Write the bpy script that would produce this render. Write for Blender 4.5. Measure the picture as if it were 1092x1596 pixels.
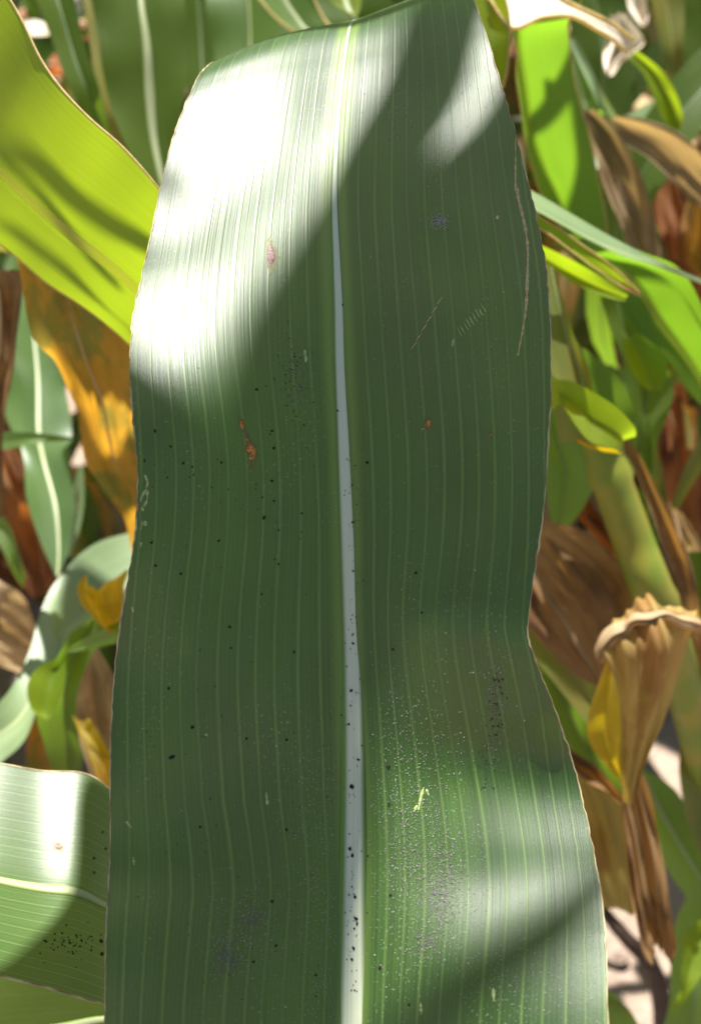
import bpy, bmesh, math, random
from mathutils import Vector, Matrix, noise
from mathutils.bvhtree import BVHTree

random.seed(7)
C = bpy.context.scene
for o in list(bpy.data.objects):
    bpy.data.objects.remove(o)

# ------------------------------------------------------------------ camera
FPX = 1711.0                      # focal length in photo pixels (photo 1092 x 1596)
PITCH = math.radians(40)
CAM = Vector((0.0, 0.0, 1.0))
FWD = Vector((0, math.cos(PITCH), -math.sin(PITCH)))
UPV = Vector((0, math.sin(PITCH), math.cos(PITCH)))
RGT = Vector((1, 0, 0))
cd = bpy.data.cameras.new('camera')
cam = bpy.data.objects.new('camera', cd)
C.collection.objects.link(cam)
cam.location = CAM
cam.rotation_euler = (math.radians(90) - PITCH, 0, 0)
cd.sensor_fit = 'VERTICAL'
cd.sensor_height = 24.0
cd.lens = 24.0 * FPX / 1596.0
cd.clip_start = 0.01
cd.clip_end = 400
cd.dof.use_dof = True
cd.dof.focus_distance = 0.27
cd.dof.aperture_fstop = 9.0
C.camera = cam

# ------------------------------------------------------------------ light
SUN_EL, SUN_AZ = math.radians(70), math.radians(-12)     # azimuth from +Y towards +X
SDIR = Vector((math.sin(SUN_AZ) * math.cos(SUN_EL), math.cos(SUN_AZ) * math.cos(SUN_EL), math.sin(SUN_EL)))
w = bpy.data.worlds.new('World')
C.world = w
w.use_nodes = True
nt = w.node_tree
sky = nt.nodes.new('ShaderNodeTexSky')
sky.sky_type = 'NISHITA'
sky.sun_disc = False
sky.sun_elevation = SUN_EL
sky.sun_rotation = SUN_AZ
nt.links.new(sky.outputs[0], nt.nodes['Background'].inputs[0])
nt.nodes['Background'].inputs[1].default_value = 0.050
sl = bpy.data.lights.new('sun', 'SUN')
sl.energy = 5.0
sl.angle = math.radians(0.55)
sl.color = (1.0, 0.96, 0.89)
so = bpy.data.objects.new('sun', sl)
C.collection.objects.link(so)
so.rotation_euler = (-SDIR).to_track_quat('-Z', 'Y').to_euler()
so.location = (0, 0, 5)
C.view_settings.view_transform = 'Standard'
C.view_settings.look = 'None'
C.view_settings.gamma = 1
C.view_settings.exposure = 1.45
C.view_settings.use_curve_mapping = False
C.cycles.max_bounces = 8
C.cycles.transmission_bounces = 6
C.cycles.use_denoising = True
C.cycles.sample_clamp_indirect = 6


# ------------------------------------------------------------------ helpers
def P(px, py, d):
    return CAM + d * (FWD + ((px - 546) / FPX) * RGT + ((798 - py) / FPX) * UPV)


def tag(o, label=None, cat=None, group=None, kind=None):
    if label: o['label'] = label
    if cat: o['category'] = cat
    if group: o['group'] = group
    if kind: o['kind'] = kind
    return o


def empty(name, loc):
    o = bpy.data.objects.new(name, None)
    o.location = loc
    o.empty_display_size = 0.02
    C.collection.objects.link(o)
    return o


def mesh_obj(name, verts, faces, mat, parent=None, uvs=None, smooth=True, origin=None):
    org = Vector(origin) if origin is not None else Vector((0, 0, 0))
    if parent is not None and origin is None:
        org = Vector(parent.location)
    me = bpy.data.meshes.new(name)
    me.from_pydata([tuple(Vector(v) - org) for v in verts], [], faces)
    if uvs is not None:
        l = me.uv_layers.new(name='UVMap')
        idx = [0] * len(me.loops)
        me.loops.foreach_get('vertex_index', idx)
        flat = []
        for i in idx:
            flat.extend(uvs[i])
        l.data.foreach_set('uv', flat)
    me.polygons.foreach_set('use_smooth', [smooth] * len(me.polygons))
    me.materials.append(mat)
    me.update()
    o = bpy.data.objects.new(name, me)
    C.collection.objects.link(o)
    if parent is not None:
        o.parent = parent
    else:
        o.location = org
    return o


def cr(p0, p1, p2, p3, t):
    return tuple(0.5 * ((2 * b) + (-a + c) * t + (2 * a - 5 * b + 4 * c - d) * t * t + (-a + 3 * b - 3 * c + d) * t ** 3)
                 for a, b, c, d in zip(p0, p1, p2, p3))


def resample(rows, n):
    k = len(rows)
    out = []
    for i in range(n + 1):
        t = i / n * (k - 1)
        j = min(int(t), k - 2)
        f = t - j
        p = [rows[max(j - 1, 0)], rows[j], rows[j + 1], rows[min(j + 2, k - 1)]]
        out.append(cr(*p, f))
    return out


# ------------------------------------------------------------------ materials
class NT:
    def __init__(self, name):
        self.m = bpy.data.materials.new(name)
        self.m.use_nodes = True
        self.t = self.m.node_tree
        self.t.nodes.clear()

    def n(self, kind, **kw):
        nd = self.t.nodes.new(kind)
        for k, v in kw.items():
            setattr(nd, k, v)
        return nd

    def link(self, a, b):
        self.t.links.new(a, b)

    def val(self, sock, v):
        if hasattr(v, 'is_linked') or hasattr(v, 'links'):
            self.link(v, sock)
        else:
            sock.default_value = v

    def math(self, op, a, b=0.0, c=0.0, clamp=False):
        nd = self.n('ShaderNodeMath', operation=op)
        nd.use_clamp = clamp
        self.val(nd.inputs[0], a); self.val(nd.inputs[1], b); self.val(nd.inputs[2], c)
        return nd.outputs[0]

    def ramp(self, v, a, b, o0=0.0, o1=1.0, smooth=True):
        nd = self.n('ShaderNodeMapRange', interpolation_type='SMOOTHSTEP' if smooth else 'LINEAR')
        self.val(nd.inputs[0], v)
        nd.inputs[1].default_value = a; nd.inputs[2].default_value = b
        nd.inputs[3].default_value = o0; nd.inputs[4].default_value = o1
        return nd.outputs[0]

    def mix(self, f, a, b, blend='MIX'):
        nd = self.n('ShaderNodeMix', data_type='RGBA', blend_type=blend)
        self.val(nd.inputs[0], f)
        for s, v in ((nd.inputs[6], a), (nd.inputs[7], b)):
            if isinstance(v, (tuple, list)):
                s.default_value = (*v[:3], 1)
            else:
                self.link(v, s)
        return nd.outputs[2]

    def noise(self, vec, scale, detail=2.0, rough=0.5, out=0):
        nd = self.n('ShaderNodeTexNoise')
        if vec is not None: self.link(vec, nd.inputs['Vector'])
        nd.inputs['Scale'].default_value = scale
        nd.inputs['Detail'].default_value = detail
        nd.inputs['Roughness'].default_value = rough
        return nd.outputs[out]

    def comb(self, x, y, z=0.0):
        nd = self.n('ShaderNodeCombineXYZ')
        self.val(nd.inputs[0], x); self.val(nd.inputs[1], y); self.val(nd.inputs[2], z)
        return nd.outputs[0]


def leaf_mat(name, base, base2, vein, trans, tf=0.35, rough=0.42, spec=0.5, step=0.0045, line_w=0.0004,
             line_amt=0.6, blotch=None, blotch_amt=0.0, mid_tint=None, mid_w=0.002, dust=0.0, bump=0.5, streak=0.5, gr=0.35, tier=0.0,
             seed=0.0, edge_tint=None):
    """leaf tissue: UV x = metres from the midrib, UV y = metres along the blade"""
    g = NT(name)
    uv = g.n('ShaderNodeUVMap').outputs[0]
    sp = g.n('ShaderNodeSeparateXYZ'); g.link(uv, sp.inputs[0])
    u, v = sp.outputs[0], sp.outputs[1]
    # wobble in spacing of the veins
    wob = g.noise(g.comb(g.math('MULTIPLY', u, 160.0), g.math('MULTIPLY', v, 4.0), seed), 1.0, 1.0)
    uu = g.math('ADD', u, g.math('MULTIPLY', g.math('SUBTRACT', wob, 0.5), step * 0.55))
    dist = g.math('PINGPONG', g.math('ADD', uu, 10.0 * step + step / 2), step / 2)
    brk = g.ramp(g.noise(g.comb(g.math('MULTIPLY', u, 900.0), g.math('MULTIPLY', v, 30.0), seed + 3), 1.0, 2.0), 0.3, 0.6, 0.45, 1.0)
    line = g.math('MULTIPLY', g.ramp(dist, line_w, line_w * 0.25), brk)
    halo = g.ramp(dist, line_w * 2.6, line_w * 1.1)
    fine = g.noise(g.comb(g.math('MULTIPLY', u, 2600.0), g.math('MULTIPLY', v, 12.0), seed), 1.0, 2.0, 0.6)
    fine2 = g.noise(g.comb(g.math('MULTIPLY', u, 700.0), g.math('MULTIPLY', v, 6.0), seed + 9), 1.0, 2.0, 0.6)
    big = g.noise(g.comb(g.math('MULTIPLY', u, 30.0), g.math('MULTIPLY', v, 12.0), seed + 5), 1.0, 3.0, 0.55)
    grain = g.noise(g.comb(g.math('MULTIPLY', u, 4600.0), g.math('MULTIPLY', v, 3300.0), seed), 1.0, 2.0, 0.7)
    col = g.mix(g.ramp(big, 0.35, 0.68), base, base2)
    strv = g.math('ADD', g.math('MULTIPLY', g.math('SUBTRACT', fine2, 0.5), 0.9 * streak),
                  g.math('ADD', 1.0, g.math('MULTIPLY', g.math('SUBTRACT', fine, 0.5), 0.55 * streak)))
    strv = g.math('ADD', strv, g.math('MULTIPLY', g.math('SUBTRACT', grain, 0.5), gr))
    col = g.mix(1.0, col, g.comb(strv, strv, strv), 'MULTIPLY')
    col = g.mix(g.math('MULTIPLY', halo, 0.35 * line_amt), col, tuple(c * 0.45 for c in base))
    col = g.mix(g.math('MULTIPLY', line, line_amt), col, vein)
    if tier:
        d2 = g.math('PINGPONG', g.math('ADD', uu, 10.0 * step), step / 10)
        col = g.mix(g.math('MULTIPLY', g.ramp(d2, line_w * .45, line_w * .1), g.math('MULTIPLY', brk, tier)), col, vein)
        patchy = g.noise(g.comb(g.math('MULTIPLY', u, 260.0), g.math('MULTIPLY', v, 60.0), seed + 21), 1.0, 4.0, 0.7)
        col = g.mix(g.ramp(patchy, .45, .75, 0, .18), col, (0.05, 0.062, 0.045))
    tr = g.mix(g.ramp(fine2, 0.3, 0.7, 0.0, 0.35), trans, tuple(c * 0.72 for c in trans))
    if blotch is not None:
        bn = g.noise(g.comb(g.math('MULTIPLY', u, 55.0), g.math('MULTIPLY', v, 22.0), seed + 11), 1.0, 4.0, 0.65)
        bf = g.math('MULTIPLY', g.ramp(bn, 0.47, 0.62), blotch_amt)
        col = g.mix(bf, col, blotch)
        tr = g.mix(bf, tr, tuple(min(1, c * 1.6) for c in blotch))
    if mid_tint is not None:
        mf = g.math('MULTIPLY', g.ramp(g.math('ABSOLUTE', u), mid_w * 2.2, mid_w), 0.85)
        col = g.mix(mf, col, mid_tint)
        tr = g.mix(mf, tr, tuple(min(1, c * 1.5) for c in mid_tint))
    if dust > 0:
        dn = g.noise(g.comb(g.math('MULTIPLY', u, 1500.0), g.math('MULTIPLY', v, 1300.0), seed + 2), 1.0, 1.0)
        dz = g.noise(g.comb(g.math('MULTIPLY', u, 60.0), g.math('MULTIPLY', v, 30.0), seed + 4), 1.0, 3.0)
        df = g.math('MULTIPLY', g.ramp(dn, 0.64, 0.74), g.ramp(dz, 0.42, 0.72, 0.0, dust))
        col = g.mix(df, col, (0.42, 0.42, 0.36))
    # bump
    h = g.math('ADD', g.math('MULTIPLY', line, 0.22), g.math('MULTIPLY', fine, 0.35))
    h = g.math('ADD', h, g.math('MULTIPLY', fine2, 0.5))
    h = g.math('ADD', h, g.math('MULTIPLY', grain, 0.28))
    bp = g.n('ShaderNodeBump')
    bp.inputs['Strength'].default_value = bump
    bp.inputs['Distance'].default_value = 0.0002
    g.link(h, bp.inputs['Height'])
    pb = g.n('ShaderNodeBsdfPrincipled')
    g.link(col, pb.inputs['Base Color'])
    g.link(g.ramp(grain, 0.2, 0.8, rough - 0.05, rough + 0.08, False), pb.inputs['Roughness'])
    pb.inputs['Specular IOR Level'].default_value = spec
    g.link(bp.outputs[0], pb.inputs['Normal'])
    tl = g.n('ShaderNodeBsdfTranslucent')
    g.link(tr, tl.inputs[0]); g.link(bp.outputs[0], tl.inputs['Normal'])
    ms = g.n('ShaderNodeMixShader')
    ms.inputs[0].default_value = tf
    g.link(pb.outputs[0], ms.inputs[1]); g.link(tl.outputs[0], ms.inputs[2])
    out = g.n('ShaderNodeOutputMaterial')
    g.link(ms.outputs[0], out.inputs[0])
    return g.m


def plain_mat(name, col, rough=0.6, spec=0.4, var=0.25, scale=900.0, trans=None, tf=0.0, col2=None, bump=0.3, stretch=1.0):
    g = NT(name)
    tc = g.n('ShaderNodeTexCoord').outputs['Object']
    nz = g.noise(tc, scale, 3.0)
    c2 = col2 if col2 else tuple(c * (1 - var) for c in col)
    cc = g.mix(g.ramp(nz, 0.35, 0.65), col, c2)
    bp = g.n('ShaderNodeBump'); bp.inputs['Strength'].default_value = bump; bp.inputs['Distance'].default_value = 0.0003
    g.link(nz, bp.inputs['Height'])
    pb = g.n('ShaderNodeBsdfPrincipled')
    g.link(cc, pb.inputs['Base Color'])
    pb.inputs['Roughness'].default_value = rough
    pb.inputs['Specular IOR Level'].default_value = spec
    g.link(bp.outputs[0], pb.inputs['Normal'])
    out = g.n('ShaderNodeOutputMaterial')
    if tf > 0:
        tl = g.n('ShaderNodeBsdfTranslucent'); tl.inputs[0].default_value = (*trans, 1)
        ms = g.n('ShaderNodeMixShader'); ms.inputs[0].default_value = tf
        g.link(pb.outputs[0], ms.inputs[1]); g.link(tl.outputs[0], ms.inputs[2]); g.link(ms.outputs[0], out.inputs[0])
    else:
        g.link(pb.outputs[0], out.inputs[0])
    return g.m


def rib_mat(name, core, flank, side, trans, tf=0.15, width=1.0, dark_side=None):
    """midrib: UV x runs -1..1 across the rib"""
    g = NT(name)
    uv = g.n('ShaderNodeUVMap').outputs[0]
    sp = g.n('ShaderNodeSeparateXYZ'); g.link(uv, sp.inputs[0])
    u, v = sp.outputs[0], sp.outputs[1]
    st = g.noise(g.comb(g.math('MULTIPLY', u, 7.0), g.math('MULTIPLY', v, 6.0)), 1.0, 3.0, 0.6)
    gr = g.noise(g.comb(g.math('MULTIPLY', u, 22.0), g.math('MULTIPLY', v, 1500.0)), 1.0, 2.0, 0.6)
    a = g.math('ABSOLUTE', u)
    col = g.mix(g.ramp(a, 0.45, 0.95), core, flank)
    col = g.mix(g.ramp(u, side[0], side[1]), col, flank)
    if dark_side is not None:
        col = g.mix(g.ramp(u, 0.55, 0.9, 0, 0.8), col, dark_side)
    k = g.math('ADD', 0.62, g.math('ADD', g.math('MULTIPLY', st, 0.6), g.math('MULTIPLY', gr, 0.12)))
    col = g.mix(1.0, col, g.comb(k, k, k), 'MULTIPLY')
    bp = g.n('ShaderNodeBump'); bp.inputs['Strength'].default_value = 0.4; bp.inputs['Distance'].default_value = 0.0002
    g.link(st, bp.inputs['Height'])
    pb = g.n('ShaderNodeBsdfPrincipled')
    g.link(col, pb.inputs['Base Color'])
    pb.inputs['Roughness'].default_value = 0.42
    pb.inputs['Specular IOR Level'].default_value = 0.5
    g.link(bp.outputs[0], pb.inputs['Normal'])
    tl = g.n('ShaderNodeBsdfTranslucent'); tl.inputs[0].default_value = (*trans, 1)
    ms = g.n('ShaderNodeMixShader'); ms.inputs[0].default_value = tf
    g.link(pb.outputs[0], ms.inputs[1]); g.link(tl.outputs[0], ms.inputs[2])
    out = g.n('ShaderNodeOutputMaterial'); g.link(ms.outputs[0], out.inputs[0])
    return g.m


M = {}
M['main'] = leaf_mat('main_leaf_green', (0.010, 0.034, 0.009), (0.030, 0.080, 0.009), (0.10, 0.18, 0.04), (0.22, 0.42, 0.03),
                     tf=0.22, rough=0.41, spec=0.70, step=0.0043, line_w=0.00036, line_amt=0.78, tier=0.22, mid_tint=(0.13, 0.21, 0.03),
                     mid_w=0.0021, dust=0.5, bump=0.7, streak=1.25, gr=0.85)
M['lime'] = leaf_mat('lime_leaf', (0.07, 0.13, 0.01), (0.11, 0.16, 0.01), (0.2, 0.25, 0.03), (0.52, 0.70, 0.015), tf=0.47,
                     rough=0.5, spec=0.35, step=0.003, line_w=0.0003, line_amt=0.5, streak=0.7, seed=1.3)
M['green'] = leaf_mat('mid_green_leaf', (0.05, 0.10, 0.022), (0.075, 0.13, 0.03), (0.16, 0.22, 0.08), (0.36, 0.66, 0.03), tf=0.45,
                      rough=0.46, spec=0.7, step=0.003, line_w=0.0003, line_amt=0.55, streak=0.9, seed=2.1)
M['dark'] = leaf_mat('dark_green_leaf', (0.034, 0.062, 0.012), (0.052, 0.085, 0.016), (0.12, 0.17, 0.05), (0.30, 0.50, 0.03), tf=0.42,
                     rough=0.46, spec=0.35, step=0.003, line_w=0.0003, line_amt=0.55, streak=0.9, seed=3.7)
M['sage'] = leaf_mat('pale_sage_leaf', (0.15, 0.23, 0.10), (0.22, 0.30, 0.14), (0.34, 0.40, 0.22), (0.4, 0.55, 0.15), tf=0.2,
                     rough=0.42, spec=1.0, step=0.003, line_w=0.0004, line_amt=0.4, seed=4.4)
M['olive'] = leaf_mat('olive_leaf', (0.10, 0.13, 0.03), (0.15, 0.15, 0.03), (0.25, 0.25, 0.08), (0.45, 0.5, 0.05), tf=0.3,
                      rough=0.5, spec=0.4, step=0.003, line_w=0.0003, line_amt=0.55, streak=0.9, seed=5.2, blotch=(0.25, 0.14, 0.03), blotch_amt=0.3)
M['yellow'] = leaf_mat('yellowing_leaf', (0.34, 0.22, 0.02), (0.22, 0.20, 0.03), (0.4, 0.3, 0.06), (0.98, 0.70, 0.01), tf=0.5,
                       rough=0.55, spec=0.3, step=0.003, line_w=0.0003, line_amt=0.3, blotch=(0.28, 0.11, 0.02), blotch_amt=0.5, seed=6.6)
M['orange'] = leaf_mat('rusty_orange_leaf', (0.22, 0.10, 0.03), (0.15, 0.10, 0.03), (0.3, 0.18, 0.05), (0.92, 0.46, 0.03), tf=0.5,
                       rough=0.6, spec=0.3, step=0.0025, line_w=0.0004, line_amt=0.3, blotch=(0.11, 0.14, 0.03), blotch_amt=0.7, seed=7.9)
M['brown'] = leaf_mat('brown_dry_leaf', (0.22, 0.13, 0.055), (0.31, 0.20, 0.09), (0.30, 0.2, 0.09), (0.62, 0.30, 0.06), tf=0.3,
                      rough=0.65, spec=0.3, step=0.002, line_w=0.0005, line_amt=0.4, blotch=(0.09, 0.04, 0.02), blotch_amt=0.6, seed=8.3, streak=1.0, bump=0.9)
M['tan'] = leaf_mat('tan_dry_leaf', (0.42, 0.29, 0.15), (0.52, 0.38, 0.22), (0.55, 0.44, 0.28), (0.8, 0.55, 0.22), tf=0.3,
                    rough=0.6, spec=0.35, step=0.002, line_w=0.0005, line_amt=0.4, blotch=(0.22, 0.11, 0.04), blotch_amt=0.5, seed=9.1, streak=1.0, bump=0.9)
M['rust'] = leaf_mat('rust_brown_dead_leaf', (0.22, 0.085, 0.03), (0.30, 0.15, 0.06), (0.20, 0.10, 0.04), (0.75, 0.22, 0.03), tf=0.35,
                     rough=0.7, spec=0.25, step=0.002, line_w=0.0005, line_amt=0.4, blotch=(0.05, 0.02, 0.012), blotch_amt=0.6, seed=12.3, streak=1.0, bump=0.9)
M['fresh'] = leaf_mat('fresh_green_leaf', (0.05, 0.11, 0.015), (0.08, 0.14, 0.02), (0.18, 0.25, 0.05), (0.24, 0.46, 0.02), tf=0.50,
                      rough=0.48, spec=0.45, step=0.003, line_w=0.0003, line_amt=0.55, streak=0.9, seed=13.1)
M['husk'] = leaf_mat('ochre_husk_leaf', (0.38, 0.26, 0.09), (0.22, 0.19, 0.055), (0.40, 0.30, 0.11), (0.80, 0.55, 0.06), tf=0.35,
                     rough=0.6, spec=0.3, step=0.0022, line_w=0.0005, line_amt=0.5, blotch=(0.20, 0.07, 0.02), blotch_amt=0.5, seed=14.7, streak=1.8, bump=0.9)
M['glossy'] = leaf_mat('glossy_green_leaf', (0.035, 0.075, 0.018), (0.05, 0.10, 0.022), (0.16, 0.22, 0.08), (0.3, 0.5, 0.05), tf=0.15,
                       rough=0.38, spec=0.65, step=0.003, line_w=0.0003, line_amt=0.5, seed=15.2, gr=0.6)
M['drab'] = leaf_mat('drab_brown_leaf', (0.30, 0.21, 0.12), (0.22, 0.15, 0.075), (0.38, 0.29, 0.18), (0.7, 0.45, 0.15), tf=0.3,
                     rough=0.6, spec=0.35, step=0.002, line_w=0.0005, line_amt=0.5, blotch=(0.15, 0.15, 0.06), blotch_amt=0.5, seed=16.2, streak=1.0, bump=0.9)
M['pale'] = leaf_mat('bleached_dry_leaf', (0.62, 0.52, 0.40), (0.70, 0.60, 0.46), (0.7, 0.62, 0.5), (0.8, 0.7, 0.5), tf=0.25,
                     rough=0.5, spec=0.5, step=0.002, line_w=0.0005, line_amt=0.55, seed=10.1, streak=0.8)
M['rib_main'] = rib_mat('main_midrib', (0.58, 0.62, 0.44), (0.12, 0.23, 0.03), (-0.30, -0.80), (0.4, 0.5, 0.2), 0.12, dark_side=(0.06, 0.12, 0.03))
M['rib_pale'] = rib_mat('pale_midrib', (0.42, 0.46, 0.26), (0.25, 0.33, 0.08), (-0.6, -1.0), (0.8, 0.85, 0.3), 0.3)
M['rib_lime'] = rib_mat('lime_midrib', (0.60, 0.56, 0.20), (0.40, 0.42, 0.08), (-0.6, -1.0), (1.0, 0.90, 0.62), 0.88)
M['rib_dry'] = rib_mat('dry_midrib', (0.42, 0.32, 0.18), (0.26, 0.17, 0.07), (-0.6, -1.0), (0.8, 0.5, 0.2), 0.2)
M['rib_dark'] = rib_mat('green_midrib', (0.16, 0.22, 0.10), (0.07, 0.12, 0.04), (-0.6, -1.0), (0.4, 0.5, 0.2), 0.2)
M['margin'] = plain_mat('leaf_margin', (0.46, 0.40, 0.22), 0.5, 0.4, 0.3, 220, col2=(0.22, 0.15, 0.07))
M['margin_tan'] = plain_mat('dry_leaf_margin', (0.62, 0.47, 0.22), 0.5, 0.4, 0.3, 500, (0.9, 0.75, 0.3), 0.4)
M['frass'] = plain_mat('dark_frass', (0.018, 0.010, 0.009), 0.7, 0.3, 0.5, 2500)
M['scar_tan'] = plain_mat('tan_scar', (0.58, 0.42, 0.20), 0.7, 0.3, 0.4, 1800)
M['scar_lime'] = plain_mat('pale_scar', (0.36, 0.44, 0.16), 0.6, 0.3, 0.35, 1800)
M['lesion'] = plain_mat('orange_lesion', (0.50, 0.24, 0.05), 0.6, 0.3, 0.5, 1400, col2=(0.22, 0.08, 0.02))
M['lesion_halo'] = plain_mat('yellowed_tissue', (0.12, 0.13, 0.02), 0.5, 0.5, 0.3, 1500)
M['lesion_pink'] = plain_mat('pinkish_lesion', (0.38, 0.24, 0.22), 0.6, 0.3, 0.5, 1400, col2=(0.16, 0.10, 0.10))
M['fleck'] = plain_mat('dust_fleck', (0.34, 0.32, 0.29), 0.7, 0.4, 0.4, 3000)
M['smudge'] = plain_mat('purple_grey_dust', (0.17, 0.14, 0.16), 0.8, 0.3, 0.4, 3000)
M['stalk'] = plain_mat('green_stalk', (0.13, 0.20, 0.02), 0.5, 0.3, 0.4, 40, col2=(0.23, 0.22, 0.03))


# ------------------------------------------------------------------ leaf builder
def loft(rows3, m, fold, wave, wk, mid, phase, cup=0.0, crumple=0.0, pleat=0.0):
    """rows3: list of (L, R) world points; returns grid of points [i][j] and uv"""
    n = len(rows3)
    grid, uv = [], []
    v = 0.0
    prevc = None
    wmax = max((r - l).length for l, r in rows3)
    for i, (l, r) in enumerate(rows3):
        c = l.lerp(r, mid)
        if prevc is not None:
            v += (c - prevc).length
        prevc = c
        wd = (r - l)
        W = wd.length
        j0, j1 = max(0, i - 1), min(n - 1, i + 1)
        al = (rows3[j1][0].lerp(rows3[j1][1], mid) - rows3[j0][0].lerp(rows3[j0][1], mid))
        nrm = wd.cross(al)
        if nrm.length > 1e-12:
            nrm.normalize()
        else:
            nrm = -FWD.copy()
        if nrm.dot(CAM - c) < 0:
            nrm = -nrm
        row, ru = [], []
        k = W / wmax
        for j in range(m + 1):
            f = j / m
            s = (f - mid) / (mid if f < mid else 1 - mid)
            p = l.lerp(r, f)
            dep = fold * (1 - abs(s)) * k + cup * (1 - s * s) * k
            ph = phase + (1.7 if s > 0 else 0)
            dep += wave * k * abs(s) ** 2 * (math.sin(v * wk + ph) + 0.5 * math.sin(v * wk * 2.3 + ph * 2))
            if pleat:
                dep += pleat * (.3 + .7 * k) * (math.sin(s * 11 + phase) + .5 * math.sin(s * 23 + v * 9)) * (1 - .3 * s * s)
            if crumple:
                dep += crumple * k * (noise.noise(Vector((s * 3.1 + phase, v * 22, phase * 3))) + 0.6 * noise.noise(Vector((s * 8 + phase, v * 30, phase))))
            p = p - nrm * dep
            row.append(p)
            ru.append((0.35 * (f - mid) * wmax + 0.65 * (f - mid) * W, v + phase * 3.1))
        grid.append(row); uv.append(ru)
    return grid, uv


def grid_mesh(name, grid, uv, mat, parent, flip=False):
    n, m = len(grid), len(grid[0])
    vs = [p for r in grid for p in r]
    us = [q for r in uv for q in r]
    fs = []
    for i in range(n - 1):
        for j in range(m - 1):
            a = i * m + j
            fs.append((a, a + 1, a + m + 1, a + m))
    return mesh_obj(name, vs, fs, mat, parent, us)


def rib_mesh(name, grid, jmid, widths, height, mat, parent, closed=True, groove=False):
    """a rounded rib lying along column jmid, proud of both faces of the blade"""
    n, m = len(grid), len(grid[0])
    vs, us, fs = [], [], []
    K = 20 if groove else 10
    v = 0
    for i in range(n):
        c = grid[i][jmid]
        side = grid[i][min(jmid + 1, m - 1)] - grid[i][max(jmid - 1, 0)]
        al = grid[min(i + 1, n - 1)][jmid] - grid[max(i - 1, 0)][jmid]
        if i: v += (c - grid[i - 1][jmid]).length
        if side.length < 1e-9: side = RGT.copy()
        side.normalize()
        nr = side.cross(al)
        nr = nr.normalized() if nr.length > 1e-12 else -FWD
        if nr.dot(CAM - c) < 0: nr = -nr
        w = max(widths(i / (n - 1)), 0.00015)
        hh = height * w
        for k in range(K + 1):
            s = -1 + 2 * k / K
            vs.append(c + side * (s * w) + nr * (hh * (math.sqrt(max(0, 1 - s * s)) - (.45 * math.exp(-(s / .38) ** 2) if groove else 0)) + 0.00008))
            us.append((s, v))
        for k in range(1, K if closed else 1):
            s = 1 - 2 * k / K
            vs.append(c + side * (s * w) - nr * (hh * 1.6 * math.sqrt(max(0, 1 - s * s))))
            us.append((s, v))
    R = 2 * K if closed else K + 1
    for i in range(n - 1):
        for k in range(R if closed else R - 1):
            a, b = i * R + k, i * R + (k + 1) % R
            fs.append((a, a + R, b + R, b))
    return mesh_obj(name, vs, fs, mat, parent, us)


def tube(name, pts, rad, mat, parent, K=6):
    vs, fs = [], []
    n = len(pts)
    for i, p in enumerate(pts):
        t = pts[min(i + 1, n - 1)] - pts[max(i - 1, 0)]
        t = t.normalized() if t.length > 1e-9 else Vector((0, 0, 1))
        a = t.cross(Vector((0.3, 0.9, 0.1))).normalized()
        b = t.cross(a)
        r = rad(i / (n - 1)) if callable(rad) else rad
        for k in range(K):
            an = 2 * math.pi * k / K
            vs.append(p + a * (r * math.cos(an)) + b * (r * math.sin(an)))
    for i in range(n - 1):
        for k in range(K):
            a, b = i * K + k, i * K + (k + 1) % K
            fs.append((a, b, b + K, a + K))
    fs.append(tuple(range(K))[::-1]); fs.append(tuple((n - 1) * K + k for k in range(K)))
    return mesh_obj(name, vs, fs, mat, parent)


def leaf(name, label, cat, mat, rows, rib='rib_pale', ribw=0.03, fold=0.006, wave=0.002, wk=60, mid=0.5, n=48, m=16,
         margin=None, margin_r=0.0002, group=None, lift=0.0, cup=0.0, phase=None, parent=None, partname=None, crumple=0.0, ribh=0.45, pleat=0.0):
    """rows: (Lx, Ly, Rx, Ry, depth[, extra depth at the right edge]) in photo pixels and metres"""
    if phase is None: phase = random.random() * 6
    rows = [tuple(r) + ((0.0,) if len(r) == 5 else ()) for r in rows]
    rr = resample(rows, n)
    r3 = []
    for a in rr:
        l = P(a[0], a[1], a[4]) + SDIR * lift
        r = P(a[2], a[3], a[4] + a[5]) + SDIR * lift
        r3.append((l, r))
    grid, uv = loft(r3, m, fold, wave, wk, mid, phase, cup, crumple, pleat)
    if parent is None:
        root = empty(name, grid[0][m // 2])
        tag(root, label, cat, group)
        grid_mesh('blade', grid, uv, M[mat], root)
    else:
        root = parent
        root = grid_mesh(partname or 'leaf', grid, uv, M[mat], parent)
        if label: root['label'] = label
    jm = round(mid * m)
    W = max((r - l).length for l, r in r3)
    if rib:
        rroot = root
        o = rib_mesh('midrib', grid, jm, lambda t: ribw * W * 0.5 * (0.35 + 0.65 * abs(0.5 - abs(t - 0.5)) * 2) , ribh, M[rib], None if parent else root, closed=(rib != 'rib_lime'))
        if parent:
            o.parent = root
            o.matrix_parent_inverse = Matrix.Identity(4)
            o.data.transform(Matrix.Translation(-Vector(parent.location)))
    if margin and not parent:
        tube('margin', [g[0] for g in grid], margin_r, M[margin], root)
        tube('margin', [g[-1] for g in grid], margin_r, M[margin], root)
    return root, grid


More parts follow.
